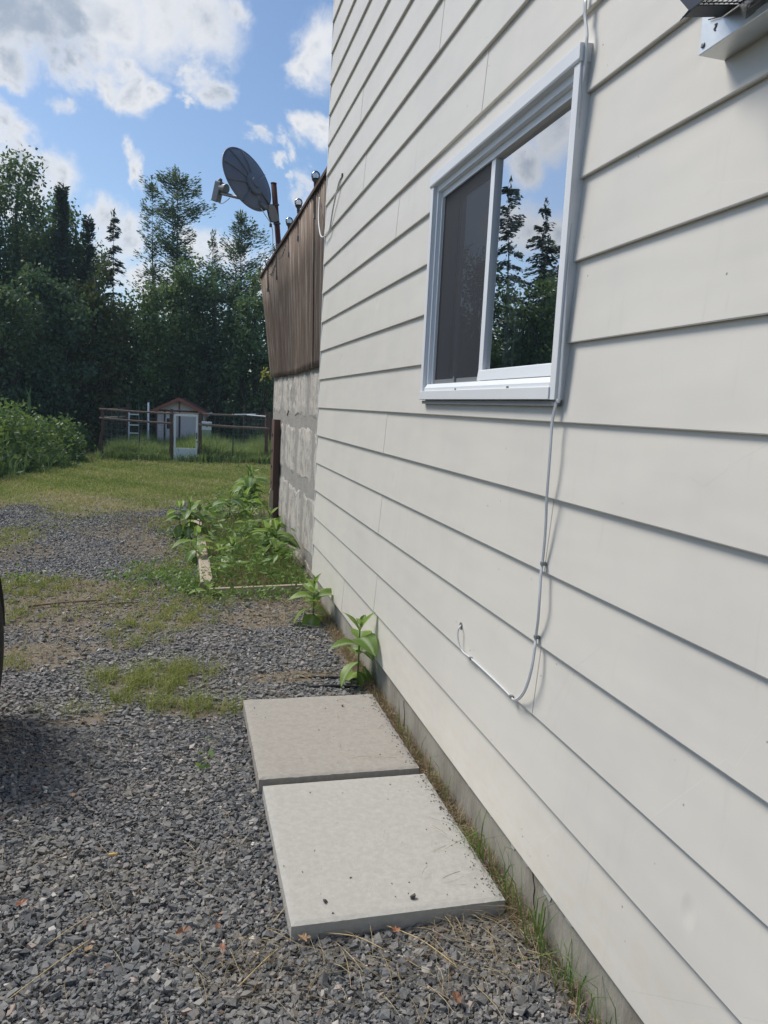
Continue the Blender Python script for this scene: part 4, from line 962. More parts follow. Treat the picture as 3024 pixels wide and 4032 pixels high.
def rail(a, c, w, mt='weathered'): MB().tube([a, ((a[0] + c[0]) / 2, (a[1] + c[1]) / 2, (a[2] + c[2]) / 2 - .012), c], w, 7).build('rail', M[mt], fence)
rail((-2.62, FY - .05, .985), (-.33, FY - .05, .945), .032); rail((-2.62, FY - .05, .70), (-.36, FY - .05, .625), .036)
rail((.45, FY - .06, .625), (2.78, FY - .05, .59), .040); rail((.45, FY + .05, .99), (1.62, FY + .05, .985), .028); rail((-.33, FY + .02, .96), (.52, FY + .02, .97), .026)
rail((-2.58, FY, .96), (-1.95, 34.0, .99), .03); rail((-2.56, FY, .70), (-1.96, 34.0, .66), .03, 'palewood'); rail((-1.95, 34.0, .98), (-1.2, 34.4, .98), .028)
rail((.70, FY - .1, .64), (.74, FY - .1, .55), .02)
MB().tube([(1.55, FY + .06, 1.0), (2.45, FY + 1.5, 1.02)], .022, 8).tube([(2.1, FY + .9, 1.0), (2.75, FY + .2, .985)], .02, 8).build('white_rail', M['vinyl'], fence)
mb = MB()                                         # woven wire
def wires(a, c, z0, z1, nz, ns):
    for i in range(nz):
        z = z0 + (z1 - z0) * i / (nz - 1); mb.tube([(a[0], a[1], z), (c[0], c[1], z)], .0028, 3, False)
    for i in range(ns + 1):
        t = i / ns; x, y = a[0] + (c[0] - a[0]) * t, a[1] + (c[1] - a[1]) * t; mb.tube([(x, y, z0), (x, y, z1)], .0024, 3, False)
wires((-2.55, FY - .03), (-.4, FY - .03), FB, .95, 9, 14); wires((.52, FY - .03), (2.7, FY - .03), FB, .95, 9, 14); wires((-2.55, FY), (-1.95, 34.0), FB, .95, 9, 30); wires((2.7, FY), (3.05, 30.0), FB, 1.0, 9, 20); wires((3.05, 30.0), (2.27, 30.5), FB, 1.0, 9, 12)
wires((-1.95, 34.0), (-1.2, 34.4), FB, .95, 9, 8)
mb.build('woven_wire', M['steel'], fence)
MB().box(-2.66, -2.50, FY - .12, FY - .0, FB, FB + .14).build('footing_block', M['weathered'], fence)
# storm door used as the gate
door = thing('storm_door', (.06, FY - .04, FB), 'white framed storm door with open upper panel serving as the garden gate', 'door')
dx0, dx1, dz0, dz1, t_ = -.315, .435, FB + .02, .945, .055
mb = MB()
mb.box(dx0, dx0 + t_, FY - .09, FY - .05, dz0, dz1).box(dx1 - t_, dx1, FY - .09, FY - .05, dz0, dz1).box(dx0 + t_, dx1 - t_, FY - .09, FY - .05, dz1 - .07, dz1).box(dx0 + t_, dx1 - t_, FY - .09, FY - .05, -.215, -.16)
mb.build('door_frame', M['vinyl'], door, bevel=.004)
MB().box(dx0 + t_, dx1 - t_, FY - .08, FY - .06, dz0, -.216).build('kick_panel', M['alu_white'], door)
MB().box(dx1 - .045, dx1 - .012, FY - .115, FY - .091, .15, .36).build('handle', M['clip'], door)
MB().bar((.40, FY - .11, .06), (.60, FY - .11, .055), .05, .03).build('latch_bar', M['weathered'], door)
# white things inside
tr_ = thing('trellis', (-1.73, 29.0, FB), 'small white ladder shaped trellis standing in the garden plot', 'trellis')
for x in (-1.915, -1.56): MB().box(x - .022, x + .022, 28.98, 29.01, FB, .86).build('upright', M['vinyl'], tr_)
for z in (.80, .42, .13, -.14): MB().box(-1.93, -1.54, 28.955, 28.978, z - .022, z + .022).build('rung', M['vinyl'], tr_)
tag(MB().tube([(-1.295, 30, FB - .1), (-1.295, 30, 1.24)], .035, 8).build('white_post', M['vinyl'], None, True), 'thin white post left of the shed inside the garden fence', 'post')
br = thing('rain_barrel', (.82, 30, FB), 'cream square rain barrel with a greenish lower half beside the storm door', 'barrel')
MB().box(.64, 1.01, 29.8, 30.2, .30, .54).build('upper_body', M['barrel'], br, bevel=.03)
MB().box(.645, 1.005, 29.805, 30.195, FB, .298).build('lower_body', M['barrelgreen'], br, bevel=.02)
MB().box(.625, 1.025, 29.785, 30.215, .542, .62).build('lid', M['vinyl'], br, bevel=.02)
# shed
shed = bpy.data.objects.new('garden_shed', None); COL.objects.link(shed); tag(shed, 'small pinkish garden shed with red brown gable roof behind the storm door', 'shed')
shed.location = (-.19, 32.0, FB); shed.rotation_euler = (0, 0, R_(-7.0))
bpy.context.view_layer.update()
def sb(mb, name, mt, par=shed, bevel=0.0):        # shed-local geometry
    me = mb.mesh(name, M[mt]); o = bpy.data.objects.new(name, me); COL.objects.link(o); o.parent = par
    if bevel: bv = o.modifiers.new('bevel', 'BEVEL'); bv.width = bevel
    return o
HWD, DPT, EV, AP = .92, 2.3, 1.62, 2.10
sb(MB().prism([(-HWD, 0), (HWD, 0), (HWD, EV), (0, AP - .06), (-HWD, EV)], 1, .0, DPT), 'wall', 'shedwall')
sl = (AP - EV + .10) / (HWD + .22)
roof = None
for s_ in (-1, 1):
    poly = [(0, AP + .02), (s_ * (HWD + .24), AP + .02 - sl * (HWD + .24)), (s_ * (HWD + .24), AP - .02 - sl * (HWD + .24)), (0, AP - .02)]
    o = sb(MB().prism(poly, 1, -.28, DPT + .15), 'roof', 'shingle')
    sb(MB().prism([(0, AP + .03), (s_ * (HWD + .26), AP + .03 - sl * (HWD + .26)), (s_ * (HWD + .26), AP - .11 - sl * (HWD + .26)), (0, AP - .11)], 1, -.305, -.281), 'fascia', 'fascia')
for j in range(7):
    x0 = .06 + j * .16
    sb(MB().prism([(x0, AP + .024 - sl * x0), (x0 + .15, AP + .024 - sl * (x0 + .15)), (x0 + .15, AP + .034 - sl * (x0 + .15)), (x0, AP + .028 - sl * x0)], 1, -.27, DPT + .14), 'shingle_course', 'shingle')
sb(MB().box(-.03, .03, -.03, -.002, EV + .02, AP - .12), 'gable_strut', 'fascia'); sb(MB().box(-HWD + .02, HWD - .02, -.035, -.002, EV - .06, EV + .0), 'gable_tie', 'redpost')
for x in (-HWD - .005, -.60, -.02, HWD - .06): sb(MB().box(x, x + .07, -.025, -.001, 0, EV - .065), 'corner_batten', 'redpost')
w_ = sb(MB().box(-.53, -.49, -.03, -.002, .82, 1.32).box(-.31, -.27, -.03, -.002, .82, 1.32).box(-.489, -.311, -.03, -.002, 1.28, 1.32).box(-.489, -.311, -.03, -.002, .82, .86), 'window', 'vinyl')
sb(MB().box(-.488, -.312, -.012, -.006, .862, 1.278), 'pane', 'sheath', w_)
w_ = sb(MB().box(HWD + .002, HWD + .03, .55, .60, .85, 1.35).box(HWD + .002, HWD + .03, .95, 1.0, .85, 1.35).box(HWD + .002, HWD + .03, .602, .948, 1.30, 1.35), 'window', 'vinyl')
sb(MB().box(HWD + .004, HWD + .010, .602, .948, .85, 1.298), 'pane', 'sheath', w_)
sb(MB().tube([(HWD + .28, -.35, EV - .10), (HWD + .30, .5, EV - .05)], .045, 8), 'gutter', 'vinyl')

# ================================================================== HEDGE OF BUSHES ON THE LEFT
def bush(x, y, w, dpt, h, mt, lab, seed, n=4200, L=.13, shoots=0):
    g = np.random.default_rng(seed); z0 = float(gz(y)); t = thing('bush', (x, y, z0), lab, 'bush', 'bushes along the left edge of the lawn')
    nc = 46; u = unit(nc, g); u[:, 2] = np.abs(u[:, 2]); r = g.uniform(.55, 1, nc)[:, None]
    C = np.array([x, y, z0]) + u * r * np.array([w, dpt, h * .86]); C[:, 2] += h * .06
    k = g.integers(0, nc, n); P = C[k] + g.normal(0, 1, (n, 3)) * np.array([w * .15, dpt * .15, h * .11]); P[:, 2] = np.maximum(P[:, 2], z0 + .03)
    Vv, Q = cards(P, L * g.uniform(.6, 1.3, n), L * .62 * g.uniform(.7, 1.2, n), g, .3)
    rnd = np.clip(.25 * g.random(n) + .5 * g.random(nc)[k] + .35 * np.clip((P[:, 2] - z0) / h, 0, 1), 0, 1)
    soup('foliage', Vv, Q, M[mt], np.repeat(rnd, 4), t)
    mb = MB()
    for i in range(12):
        c = C[g.integers(0, nc)]; mb.tube([(x + g.normal() * w * .2, y + g.normal() * dpt * .2, z0), tuple((np.array([x, y, z0]) + c) / 2 + g.normal(0, .05, 3)), tuple(c)], [.016, .011, .004], 5)
    for i in range(shoots):
        a = np.array([x + g.uniform(-w, w) * .8, y + g.uniform(-dpt, dpt) * .6, z0 + h * .8]); mb.tube([tuple(a), tuple(a + np.array([g.normal() * .04, 0, .35])), tuple(a + np.array([g.normal() * .08, 0, .6]))], [.012, .022, .006], 5)
    mb.build('stems', M['milkstem' if shoots else 'bark'], t)
bush(-4.95, 15.6, 1.7, 1.5, 1.75, 'bush', 'big light green bush at the left end of the hedge nearest the drive', 301, 5200, shoots=3)
bush(-4.35, 18.3, 1.4, 1.5, 1.62, 'bush', 'broad light green bush with a rounded top in the middle of the hedge', 302, 4800, shoots=2)
bush(-4.15, 21.3, 1.3, 1.5, 1.55, 'bush', 'grey green bush with bare twigs toward the far end of the hedge', 303, 4200)
bush(-3.95, 24.6, 1.15, 1.5, 1.32, 'bush', 'dark small bush last in the hedge by the grass path', 304, 3400)
bush(-4.2, 29.5, 1.2, 2.0, 1.05, 'bush', 'low far bush left of the fence corner', 305, 2600)
bush(-7.2, 18.5, 1.8, 2.4, 2.0, 'bush', 'tall bush behind the left end of the hedge', 306, 4200, shoots=2)
bush(-7.0, 24, 1.9, 2.6, 1.6, 'bush', 'wide bush at the back of the hedge under the trees', 307, 3200)
g = np.random.default_rng(21)
n = 5200; P = np.stack([g.normal(-4.05, .5, n), g.uniform(12.8, 24.5, n), np.zeros(n)], 1); P[:, 0] -= .02 * (P[:, 1] - 14); P[:, 2] = gz(P[:, 1])
P = P[P[:, 0] < -3.25 - .01 * (P[:, 1] - 13) + .25 * np.sin(P[:, 1] * 2)]; n = len(P)
V1, T1 = blades(P, g.uniform(.25, .75, n), g.uniform(.02, .04, n), g, .3, .5)
tag(soup('tall_weeds', V1, T1, M['bush_grey'], np.repeat(g.random(n), 5)), 'tall grey green herbs growing at the foot of the hedge', 'weeds', kind='stuff')

# ================================================================== LAWN AND WEEDS
n = 105000; yv = 7.6 * np.exp(g.uniform(0, 1, n) * math.log(27.5 / 7.6)); xv = g.uniform(-.30, .16, n) * yv
P = np.stack([xv, yv, gz(yv)], 1); edge_ = lawn_line(xv)
P = P[(yv > edge_ - .25 + np.abs(g.normal(0, .55, n)) * np.sign(g.random(n) - .35)) & (xv < 2.95)]
P = P[~((P[:, 0] > .93) & (P[:, 1] < 9.1))]
n = len(P); k_ = P[:, 1] / 12
pn = np.sin(P[:, 0] * 1.7 + 1) * np.sin(P[:, 1] * .9 + .5) + .6 * np.sin(P[:, 0] * 4.1 + P[:, 1] * 2.3)
rnd = np.clip(.55 + .26 * pn + g.normal(0, .24, n) + .30 * np.clip((13.5 - P[:, 1]) / 4, 0, 1), 0, 1)
tuft = np.clip(1 + .55 * np.sin(P[:, 0] * 7.3 + 2 * np.sin(P[:, 1] * 3.1)) * np.sin(P[:, 1] * 5.7) + g.normal(0, .25, n), .4, 2.2)
V1, T1 = blades(P, g.uniform(.025, .06, n) * tuft * np.clip(k_, .8, 1.5), g.uniform(.007, .013, n) * np.clip(k_, .8, 2), g, .5, .6)
tag(soup('lawn_grass', V1, T1, M['grass'], np.repeat(rnd, 5)), 'short patchy yellow green lawn between drive and garden', 'grass', kind='stuff')
# tall grass in the plot and along its foot
n = 15000; P = np.stack([g.uniform(-2.5, 3.3, n), 26.05 + 7.0 * g.random(n) ** 1.3, np.zeros(n)], 1); P[:, 2] = gz(P[:, 1])
hh = .62 + .16 * np.sin(P[:, 0] * 2.4) + .10 * np.sin(P[:, 1] * 2.1 + P[:, 0] * 5)
hh = np.where(P[:, 0] > 1.0, hh + .1, hh); hh = np.where(P[:, 0] < -1.7, hh * .75, hh)
V1, T1 = blades(P, hh * g.uniform(.7, 1.2, n), g.uniform(.016, .034, n), g, .22, .45)
tag(soup('tall_grass', V1, T1, M['tallgrass'], np.repeat(np.clip(g.normal(.5, .25, n) + .2 * (P[:, 0] > 1.2), 0, 1), 5)), 'tall green grass filling the fenced garden plot', 'grass', kind='stuff')
n = 4200; P = np.stack([g.uniform(-2.7, 2.95, n), g.normal(25.8, .14, n), np.zeros(n)], 1); P[:, 2] = gz(P[:, 1])
P = P[g.random(n) < np.clip(.55 + .45 * np.sin(P[:, 0] * 3.1) + .2 * np.sin(P[:, 0] * 9), .08, 1) * np.where(np.abs(P[:, 0] - .06) < .42, .22, 1)]; n = len(P)
V1, T1 = blades(P, g.uniform(.12, .42, n), g.uniform(.02, .04, n), g, .35, .5)
tag(soup('fence_weeds', V1, T1, M['tallgrass'], np.repeat(g.random(n), 5)), 'dark unmown weeds along the foot of the garden fence', 'weeds', kind='stuff')
# grass growing through the gravel
L_ = []
for (x, y, rx, ry, k) in GRASS:
    dens = 9500 if y < 4.5 else (6000 if y < 7 else 3000)
    n = int(dens * rx * ry * 3.14 * k); r = np.sqrt(g.random(n)) * g.uniform(.6, 1.25, n); a = g.uniform(0, 6.283, n)
    q_ = np.stack([x + rx * r * np.cos(a), y + ry * r * np.sin(a), np.full(n, .004)], 1); L_.append(q_)
P = np.concatenate(L_); P = P[off_slabs(P) & (P[:, 0] < .94)]; n = len(P)
cl = np.sin(P[:, 0] * 23 + P[:, 1] * 9) * np.sin(P[:, 1] * 17 - P[:, 0] * 11)
P = P[(cl + g.normal(0, .35, n)) > -.05]; n = len(P)
V1, T1 = blades(P, g.uniform(.025, .11, n) * np.where(P[:, 1] > 4.5, .6, 1), g.uniform(.0018, .0042, n) * np.clip(P[:, 1] / 4, .8, 2), g, .55, .8)
tag(soup('gravel_grass', V1, T1, M['grass'], np.repeat(np.clip(g.beta(2, 1.6, n) + .12 * (P[:, 1] > 4.4), 0, 1), 5)), 'patches of grass growing through the gravel drive', 'grass', kind='stuff')
n = 26000; P = np.stack([g.uniform(-2.2, .9, n), g.uniform(3.3, 9.8, n), np.full(n, .004)], 1); P = P[(g.random(n) < .8 * field_of(P, SOIL)) & off_slabs(P)]; n = len(P)
V1, T1 = blades(P, g.uniform(.008, .045, n), g.uniform(.002, .0045, n), g, 1.0, 1.0)
tag(soup('dry_growth', V1, T1, M['drygrass'], np.repeat(g.random(n), 5)), 'short dead growth on the bare patches of the drive', 'grass', kind='stuff')
# grass and weeds in the bed
n = 1700; P = np.stack([g.uniform(.22, .97, n), 5.66 + 3.9 * g.random(n) ** 1.1, np.full(n, .0)], 1)
V1, T1 = blades(P, g.uniform(.07, .26, n), g.uniform(.004, .008, n), g, .3, .6)
tag(soup('bed_grass', V1, T1, M['grass_rich'], np.repeat(g.random(n), 5)), 'thin green grass in the weedy bed by the wall', 'grass', kind='stuff')
n = 3600; P = np.stack([g.uniform(.22, .97, n), 5.66 + 3.4 * g.random(n), np.full(n, .0)], 1)
V1, T1 = blades(P, g.uniform(.05, .20, n), g.uniform(.003, .006, n), g, .5, .7)
tag(soup('dry_grass', V1, T1, M['drygrass'], np.repeat(g.random(n), 5)), 'dry brown grass among the weeds of the bed', 'grass', kind='stuff')
L_ = []
for (x, y, rx, ry, n) in ((-.12, 6.1, .42, .42, 900), (.08, 5.75, .16, .25, 420), (.55, 5.45, .36, .10, 360), (.58, 6.3, .36, .7, 420), (.6, 7.6, .34, .9, 520), (.88, 5.75, .1, .12, 200), (.8, 5.95, .16, .3, 420), (.05, 7.3, .15, .4, 200), (-.05, 8.0, .2, .35, 200), (.5, 9.3, .3, .6, 260), (-1.12, 5.9, .2, .15, 120), (.1, 2.86, .03, .02, 9), (.29, 5.3, .2, .1, 60), (.9, 5.1, .06, .2, 60)):
    c = np.stack([x + g.normal(0, rx * .55, n), y + g.normal(0, ry * .55, n), np.abs(g.normal(.02, .05 if x != .58 and x != .6 else .09, n)) + .012], 1); L_.append(c)
P = np.concatenate(L_); P = P[(P[:, 0] < .955) & off_slabs(P)]; n = len(P)
Vv, Q = cards(P, g.uniform(.018, .05, n), g.uniform(.010, .022, n), g, .5)
tag(soup('low_weeds', Vv, Q, M['weed'], np.repeat(g.random(n), 4)), 'low leafy weeds round the bed and on the drive', 'weeds', kind='stuff')
n = 950; kx = g.integers(0, 150, n); cxy = np.stack([g.uniform(.24, .93, 150), 5.75 + 4.2 * g.random(150) ** 1.1], 1); hh_ = g.uniform(.10, .38, 150)
P = np.stack([cxy[kx, 0] + g.normal(0, .035, n), cxy[kx, 1] + g.normal(0, .05, n), hh_[kx] * g.uniform(.25, 1.0, n)], 1); P = P[P[:, 0] < .99]; n = len(P)
hv = np.stack([g.normal(0, 1, n), g.normal(0, 1, n), g.uniform(-.2, .5, n)], 1)
Vv, Q = cards(P, g.uniform(.05, .11, n), g.uniform(.018, .034, n), g, .2, hv)
tag(soup('leafy_weeds', Vv, Q, M['weed'], np.repeat(g.random(n), 4)), 'bright narrow leaved weeds filling the bed by the wall', 'weeds', kind='stuff')
# strip between slabs and foundation
n = 6200; P = np.stack([g.uniform(.905, .968, n), g.uniform(1.2, 5.5, n), np.full(n, .004)], 1); P = P[g.random(n) < np.where(P[:, 1] < 1.75, .35, 1.0)]; n = len(P)
V1, T1 = blades(P, g.uniform(.02, .085, n), g.uniform(.0012, .0028, n), g, .8, .9)
tag(soup('dry_grass', V1, T1, M['drygrass'], np.repeat(g.random(n), 5)), 'dry brown grass lining the house foundation', 'grass', kind='stuff')
P = np.concatenate([np.stack([g.normal(x, .012, n_), g.normal(y, s_, n_), np.full(n_, .004)], 1) for x, y, s_, n_ in ((.925, 2.08, .05, 26), (.930, 1.90, .05, 18), (.935, 1.70, .04, 20), (.94, 1.58, .05, 18), (.945, 1.45, .05, 12), (.93, 2.5, .07, 9), (.94, 2.9, .1, 6), (.94, 1.33, .04, 8))]); n = len(P)
V1, T1 = blades(P, g.uniform(.08, .24, n), g.uniform(.0026, .0052, n), g, .28, .75)
tag(soup('edge_grass', V1, T1, M['grass_rich'], np.repeat(g.random(n), 5)), 'long green grass tufts between the slabs and the house', 'grass', kind='stuff')
# dry straw, needles and twigs lying about
def litter(n, box_, lmin, lmax, wmin, wmax, zr, name, lab, keep=None):
    P = np.stack([g.uniform(box_[0], box_[1], n), g.uniform(box_[2], box_[3], n), g.uniform(zr[0], zr[1], n)], 1)
    if keep is not None: P = P[keep(P)]
    n = len(P); a = g.uniform(0, 6.283, n); L = g.uniform(lmin, lmax, n); w = g.uniform(wmin, wmax, n); bnd = g.normal(0, .10, n)
    V_, F_ = [], []
    for i in range(4):
        t = i / 3 - .5; ang = a + bnd * t * 2
        c = P + np.stack([np.cos(ang) * L * t, np.sin(ang) * L * t, .006 * np.cos(t * 3) * np.ones(n) + g.normal(0, .002, n)], 1)
        s_ = np.stack([-np.sin(a), np.cos(a), np.zeros(n)], 1) * (w * (1 - .4 * abs(t) * 2))[:, None] / 2
        V_ += [c - s_, c + s_, c + np.array([0, 0, 1.0]) * (w * .7)[:, None]]
    V_ = np.stack(V_, 1); base = np.arange(n)[:, None] * 12; Fs = []
    for i in range(3):
        o = i * 3
        for (p_, q_) in ((0, 2), (2, 1)): Fs.append(base + np.array([[o + p_, o + q_, o + 3 + q_, o + 3 + p_]]))
    return tag(soup(name, V_.reshape(-1, 3), np.concatenate(Fs, 1).reshape(-1, 4), M['straw'], np.repeat(np.clip(g.beta(1.6, 1.8, n), 0, 1), 12)), lab, 'straw', kind='stuff')
ok = lambda P: off_slabs(P) & (P[:, 0] > -.62 - .35 * (P[:, 1] - 1))
litter(900, (-1.3, .95, 1.15, 3.4), .02, .15, .0007, .0018, (.010, .026), 'straw', 'dry straw and needles lying on the gravel', ok)
litter(520, (.0, .96, 1.42, 1.84), .02, .15, .0008, .0022, (.012, .030), 'straw', 'matted dry straw along the front edge of the pale slab', lambda P: off_slabs(P) & (P[:, 1] > 1.80 - .13 * (P[:, 0] > .3) - .2 * g.random(len(P))))
litter(900, (.2, .96, 3.40, 5.6), .03, .14, .0014, .003, (.008, .03), 'straw', 'brown needles and straw behind the slabs', lambda P: g.random(len(P)) < np.clip(.15 + field_of(P, SOIL), 0, 1))
litter(4500, (-1.6, .3, 3.3, 10.0), .02, .09, .0015, .0035, (.004, .02), 'straw', 'dry straw on the bare patches of the drive', lambda P: g.random(len(P)) < np.clip(.06 + field_of(P, SOIL), 0, 1))
litter(300, (.905, .97, 1.2, 5.4), .02, .09, .0012, .0024, (.006, .03), 'straw', 'dry straw beside the foundation')
litter(26, (.31, .88, 1.9, 3.35), .02, .09, .0008, .0016, (.0635, .064), 'straw', 'few dry stalks fallen on the slabs', lambda P: P[:, 0] > .62 - .1 * g.random(len(P)))
for sx, sy, ex_, ey_, r_, mt, lab in ((20, 2178, 192, 2048, .0014, 'stalk', 'long pale straw stalk low on the left of the gravel'), (100, 2060, 205, 1990, .0012, 'stalk', 'pale straw stalk left of the brown leaf and parallel to the long one'),
                                   (515, 2150, 600, 2068, .0017, 'stalk', 'thick yellow straw stalk below the front corner of the pale slab'), (700, 2032, 830, 2070, .0016, 'stalk', 'yellow straw stalk in front of the pale slab'),
                                   (830, 2015, 985, 2105, .0017, 'stalk', 'seedy straw stalk reaching to the grass at the foundation'), (655, 1925, 590, 2010, .0013, 'stalk', 'crossed straw stalk left of the pale slab corner'),
                                   (60, 1317, 220, 1303, .007, 'weathered', 'thin grey stick across the drive'), (205, 1315, 300, 1308, .005, 'weathered', 'short grey stick beside the drive grass')):
    a, c = on_ground(sx, sy), on_ground(ex_, ey_); mid_ = (a + c) / 2 + np.array([.01, .01, .002])
    tag(MB().tube(catmull([(a[0], a[1], .022), (mid_[0], mid_[1], .026), (c[0], c[1], .022)], 4), r_, 5).build('stick' if r_ > .004 else 'straw_stalk', M[mt], None, True), lab, 'stick' if r_ > .004 else 'straw')
for (x0, y0, x1, y1, lab) in ((640, 1466, 800, 1474, 'black flexible pipe half buried behind the buff slab, the upper one'), (655, 1487, 790, 1489, 'black flexible pipe half buried behind the buff slab, the lower one')):
    a, c = on_ground(x0, y0), on_ground(x1, y1)
    tag(MB().tube(catmull([(a[0], a[1], .004), ((a[0] + c[0]) / 2, (a[1] + c[1]) / 2 + .01, .012), (c[0], c[1], .008)], 5), .008, 7).build('black_pipe', M['plastic_pipe'], None, True), lab, 'pipe')
n = 1500; P = np.stack([g.uniform(-1.1, .95, n), 1.3 + 2.6 * g.random(n), g.uniform(.008, .020, n)], 1); P = P[off_slabs(P) & (g.random(n) < .25 + .75 * (P[:, 0] > .88) + .5 * field_of(P, SOIL))]; n = len(P)
hv = np.stack([g.normal(0, 1, n), g.normal(0, 1, n), g.normal(0, .15, n)], 1)
Vv, Q = cards(P, g.uniform(.006, .022, n), g.uniform(.003, .010, n), g, .6, hv)
tag(soup('leaf_litter', Vv, Q, M['brown_leaf'], np.repeat(g.random(n), 4)), 'crumbled brown leaf bits scattered in the gravel', 'litter', kind='stuff')
# fallen leaves, pebbles, cigarette end
def dead_leaf(x, y, s_, mt, lab, lobes=0, z=.028):
    f = on_ground(x, y); a0 = random.uniform(0, 6.28); n = 20 if lobes else 14; ring = []
    for i in range(n):
        a = 2 * math.pi * i / n; r = .78 * s_ * (.5 if not lobes else (.5 if i % 4 == 0 else (.36 if i % 2 else .22)))
        px, py = r * math.cos(a), r * math.sin(a) * (1 if lobes else .55); ring.append((f[0] + px * math.cos(a0) - py * math.sin(a0), f[1] + px * math.sin(a0) + py * math.cos(a0), z + .22 * abs(py) + random.uniform(0, .12) * s_))
    vs = [(f[0], f[1], z)] + ring; fs = [(0, i + 1, (i + 1) % n + 1) for i in range(n)]
    sd_ = vs[1]; mb = MB().add(vs, fs)
    tag(mb.build('dead_leaf', M[mt], None, False), lab, 'leaf', 'fallen leaves on the gravel')
dead_leaf(47, 1975 - 2, .042, 'orange_leaf', 'brown orange dead leaf at the far left of the gravel'); dead_leaf(192, 2073, .034, 'tan_leaf', 'tan curled dead leaf low on the left of the gravel')
dead_leaf(854, 2032, .036, 'orange_leaf', 'small bright orange leaf in front of the pale slab', 1); dead_leaf(655, 2050, .05, 'tan_leaf', 'pale tan leaf below the front corner of the pale slab', 1)
dead_leaf(395, 2035, .055, 'brown_leaf', 'long curled brown leaf on the gravel left of the slab corner'); dead_leaf(470, 2022, .035, 'brown_leaf', 'crumpled brown leaf on the gravel close to the slab corner')
dead_leaf(985, 2180, .05, 'brown_leaf', 'dark red brown leaf at the bottom near the foundation'); dead_leaf(507, 1574, .022, 'brown_leaf', 'tiny dark red leaf left of the buff slab'); dead_leaf(627, 1478, .035, 'tan_leaf', 'pale crumpled leaf behind the buff slab')
dead_leaf(75, 1722, .03, 'brown_leaf', 'brown dead leaf at the left edge of the gravel'); dead_leaf(158, 1735, .035, 'tan_leaf', 'tan leaf lying alone on the gravel well left of the slabs'); dead_leaf(480, 2068, .03, 'orange_leaf', 'orange leaf scrap at the bottom middle of the gravel')
P = np.concatenate([np.stack([.908 - np.abs(g.normal(0, .022, 240)), g.uniform(1.86, 2.60, 240), np.full(240, .0535)], 1), np.stack([.896 - np.abs(g.normal(0, .018, 200)), g.uniform(2.66, 3.40, 200), np.full(200, .0635)], 1), np.stack([g.uniform(.3, .9, 60), g.uniform(1.87, 3.38, 60), np.full(60, .064)], 1)])
P[440:, 2] = np.where(P[440:, 1] < 2.63, .0535, .0635); P = P[(P[:, 1] < 2.60) | (P[:, 1] > 2.655)]
tag(stones('slab_grit', P, g.uniform(.0018, .0055, len(P)), g, coarse_p[:4]), 'dark grit and soil crumbs on the wall side edge of the slabs', 'grit', kind='stuff')
def pebble(x, y, z, s_, lab, seed):
    V_, T_ = stone_proto(seed, 14); f = on_ground(x, y, z)
    tag(MB().add([(f[0] + v[0] * s_, f[1] + v[1] * s_ * .8, z + (v[2] + .8) * s_ * .75) for v in V_], [tuple(t) for t in T_]).build('pebble', M['pebble'], None), lab, 'pebble', 'pebbles lying on the slab')
pebble(703, 1950, .0525, .0088, 'reddish dark pebble on the pale slab, the left one', 5); pebble(892, 1941, .0525, .0085, 'dark grey pebble on the pale slab, the right one', 9)
pebble(740, 1526, .0625, .006, 'tiny dark pebble on the buff slab', 12)
f = on_ground(244, 1868); tag(MB().lathe([(.0038, -.012), (.0041, -.010), (.0041, .012), (.0036, .0125)], (f[0], f[1], .032), 10, 'x').build('cigarette_end', M['butt'], None, True), 'yellow cigarette filter lying on the gravel', 'cigarette')

# ================================================================== PARKED TRAILER at the left edge
tx0, tw, ty, tr_r = -.962, .205, 3.255, .355
trl = thing('parked_trailer', (-1.6, 2.9, 0), 'black tyre and dark mudguard of a vehicle parked at the left edge', 'trailer')
def wheel(x, par):
    R0, w = tr_r, tw; prof = [(.205, -w * .42), (.24, -w * .5), (.30, -w * .52), (.335, -w * .46), (R0 - .004, -w * .36), (R0, -w * .18), (R0, w * .18), (R0 - .004, w * .36), (.335, w * .46), (.30, w * .52), (.24, w * .5), (.205, w * .42)]
    wv_, wf_ = [], []; n = 48
    for (r, h) in prof:
        for k in range(n): a = 2 * math.pi * k / n; wv_.append((x + h, ty + r * math.cos(a), R0 + r * math.sin(a) - .004))
    L = len(prof)
    for i in range(L):
        for k in range(n): k2 = (k + 1) % n; i2 = (i + 1) % L; wf_.append((i * n + k, i * n + k2, i2 * n + k2, i2 * n + k))
    o = MB().add(wv_, wf_).build('wheel', M['rubber'], par, True)
    mb = MB()
    for k in range(44):
        a = 2 * math.pi * k / 44; cy, cz = ty + (R0 + .002) * math.cos(a), R0 - .004 + (R0 + .002) * math.sin(a); tg = Vector((0, -math.sin(a), math.cos(a)))
        for s_ in (-1, 1): mb.bar(Vector((x + s_ * .012, cy, cz)), Vector((x + s_ * .082, cy, cz)) + tg * .012, .022, .010, (0, math.cos(a), math.sin(a)))
    mb.build('tread', M['rubber'], o)
    MB().lathe([(.203, -.07), (.19, -.03), (.07, .02), (.05, .05), (.19, .03), (.203, .07)], (x, ty, R0 - .004), 24, 'x').build('rim', M['steel'], o)
wheel(tx0 + tw / 2, trl); wheel(tx0 + tw / 2 - 1.85, trl)
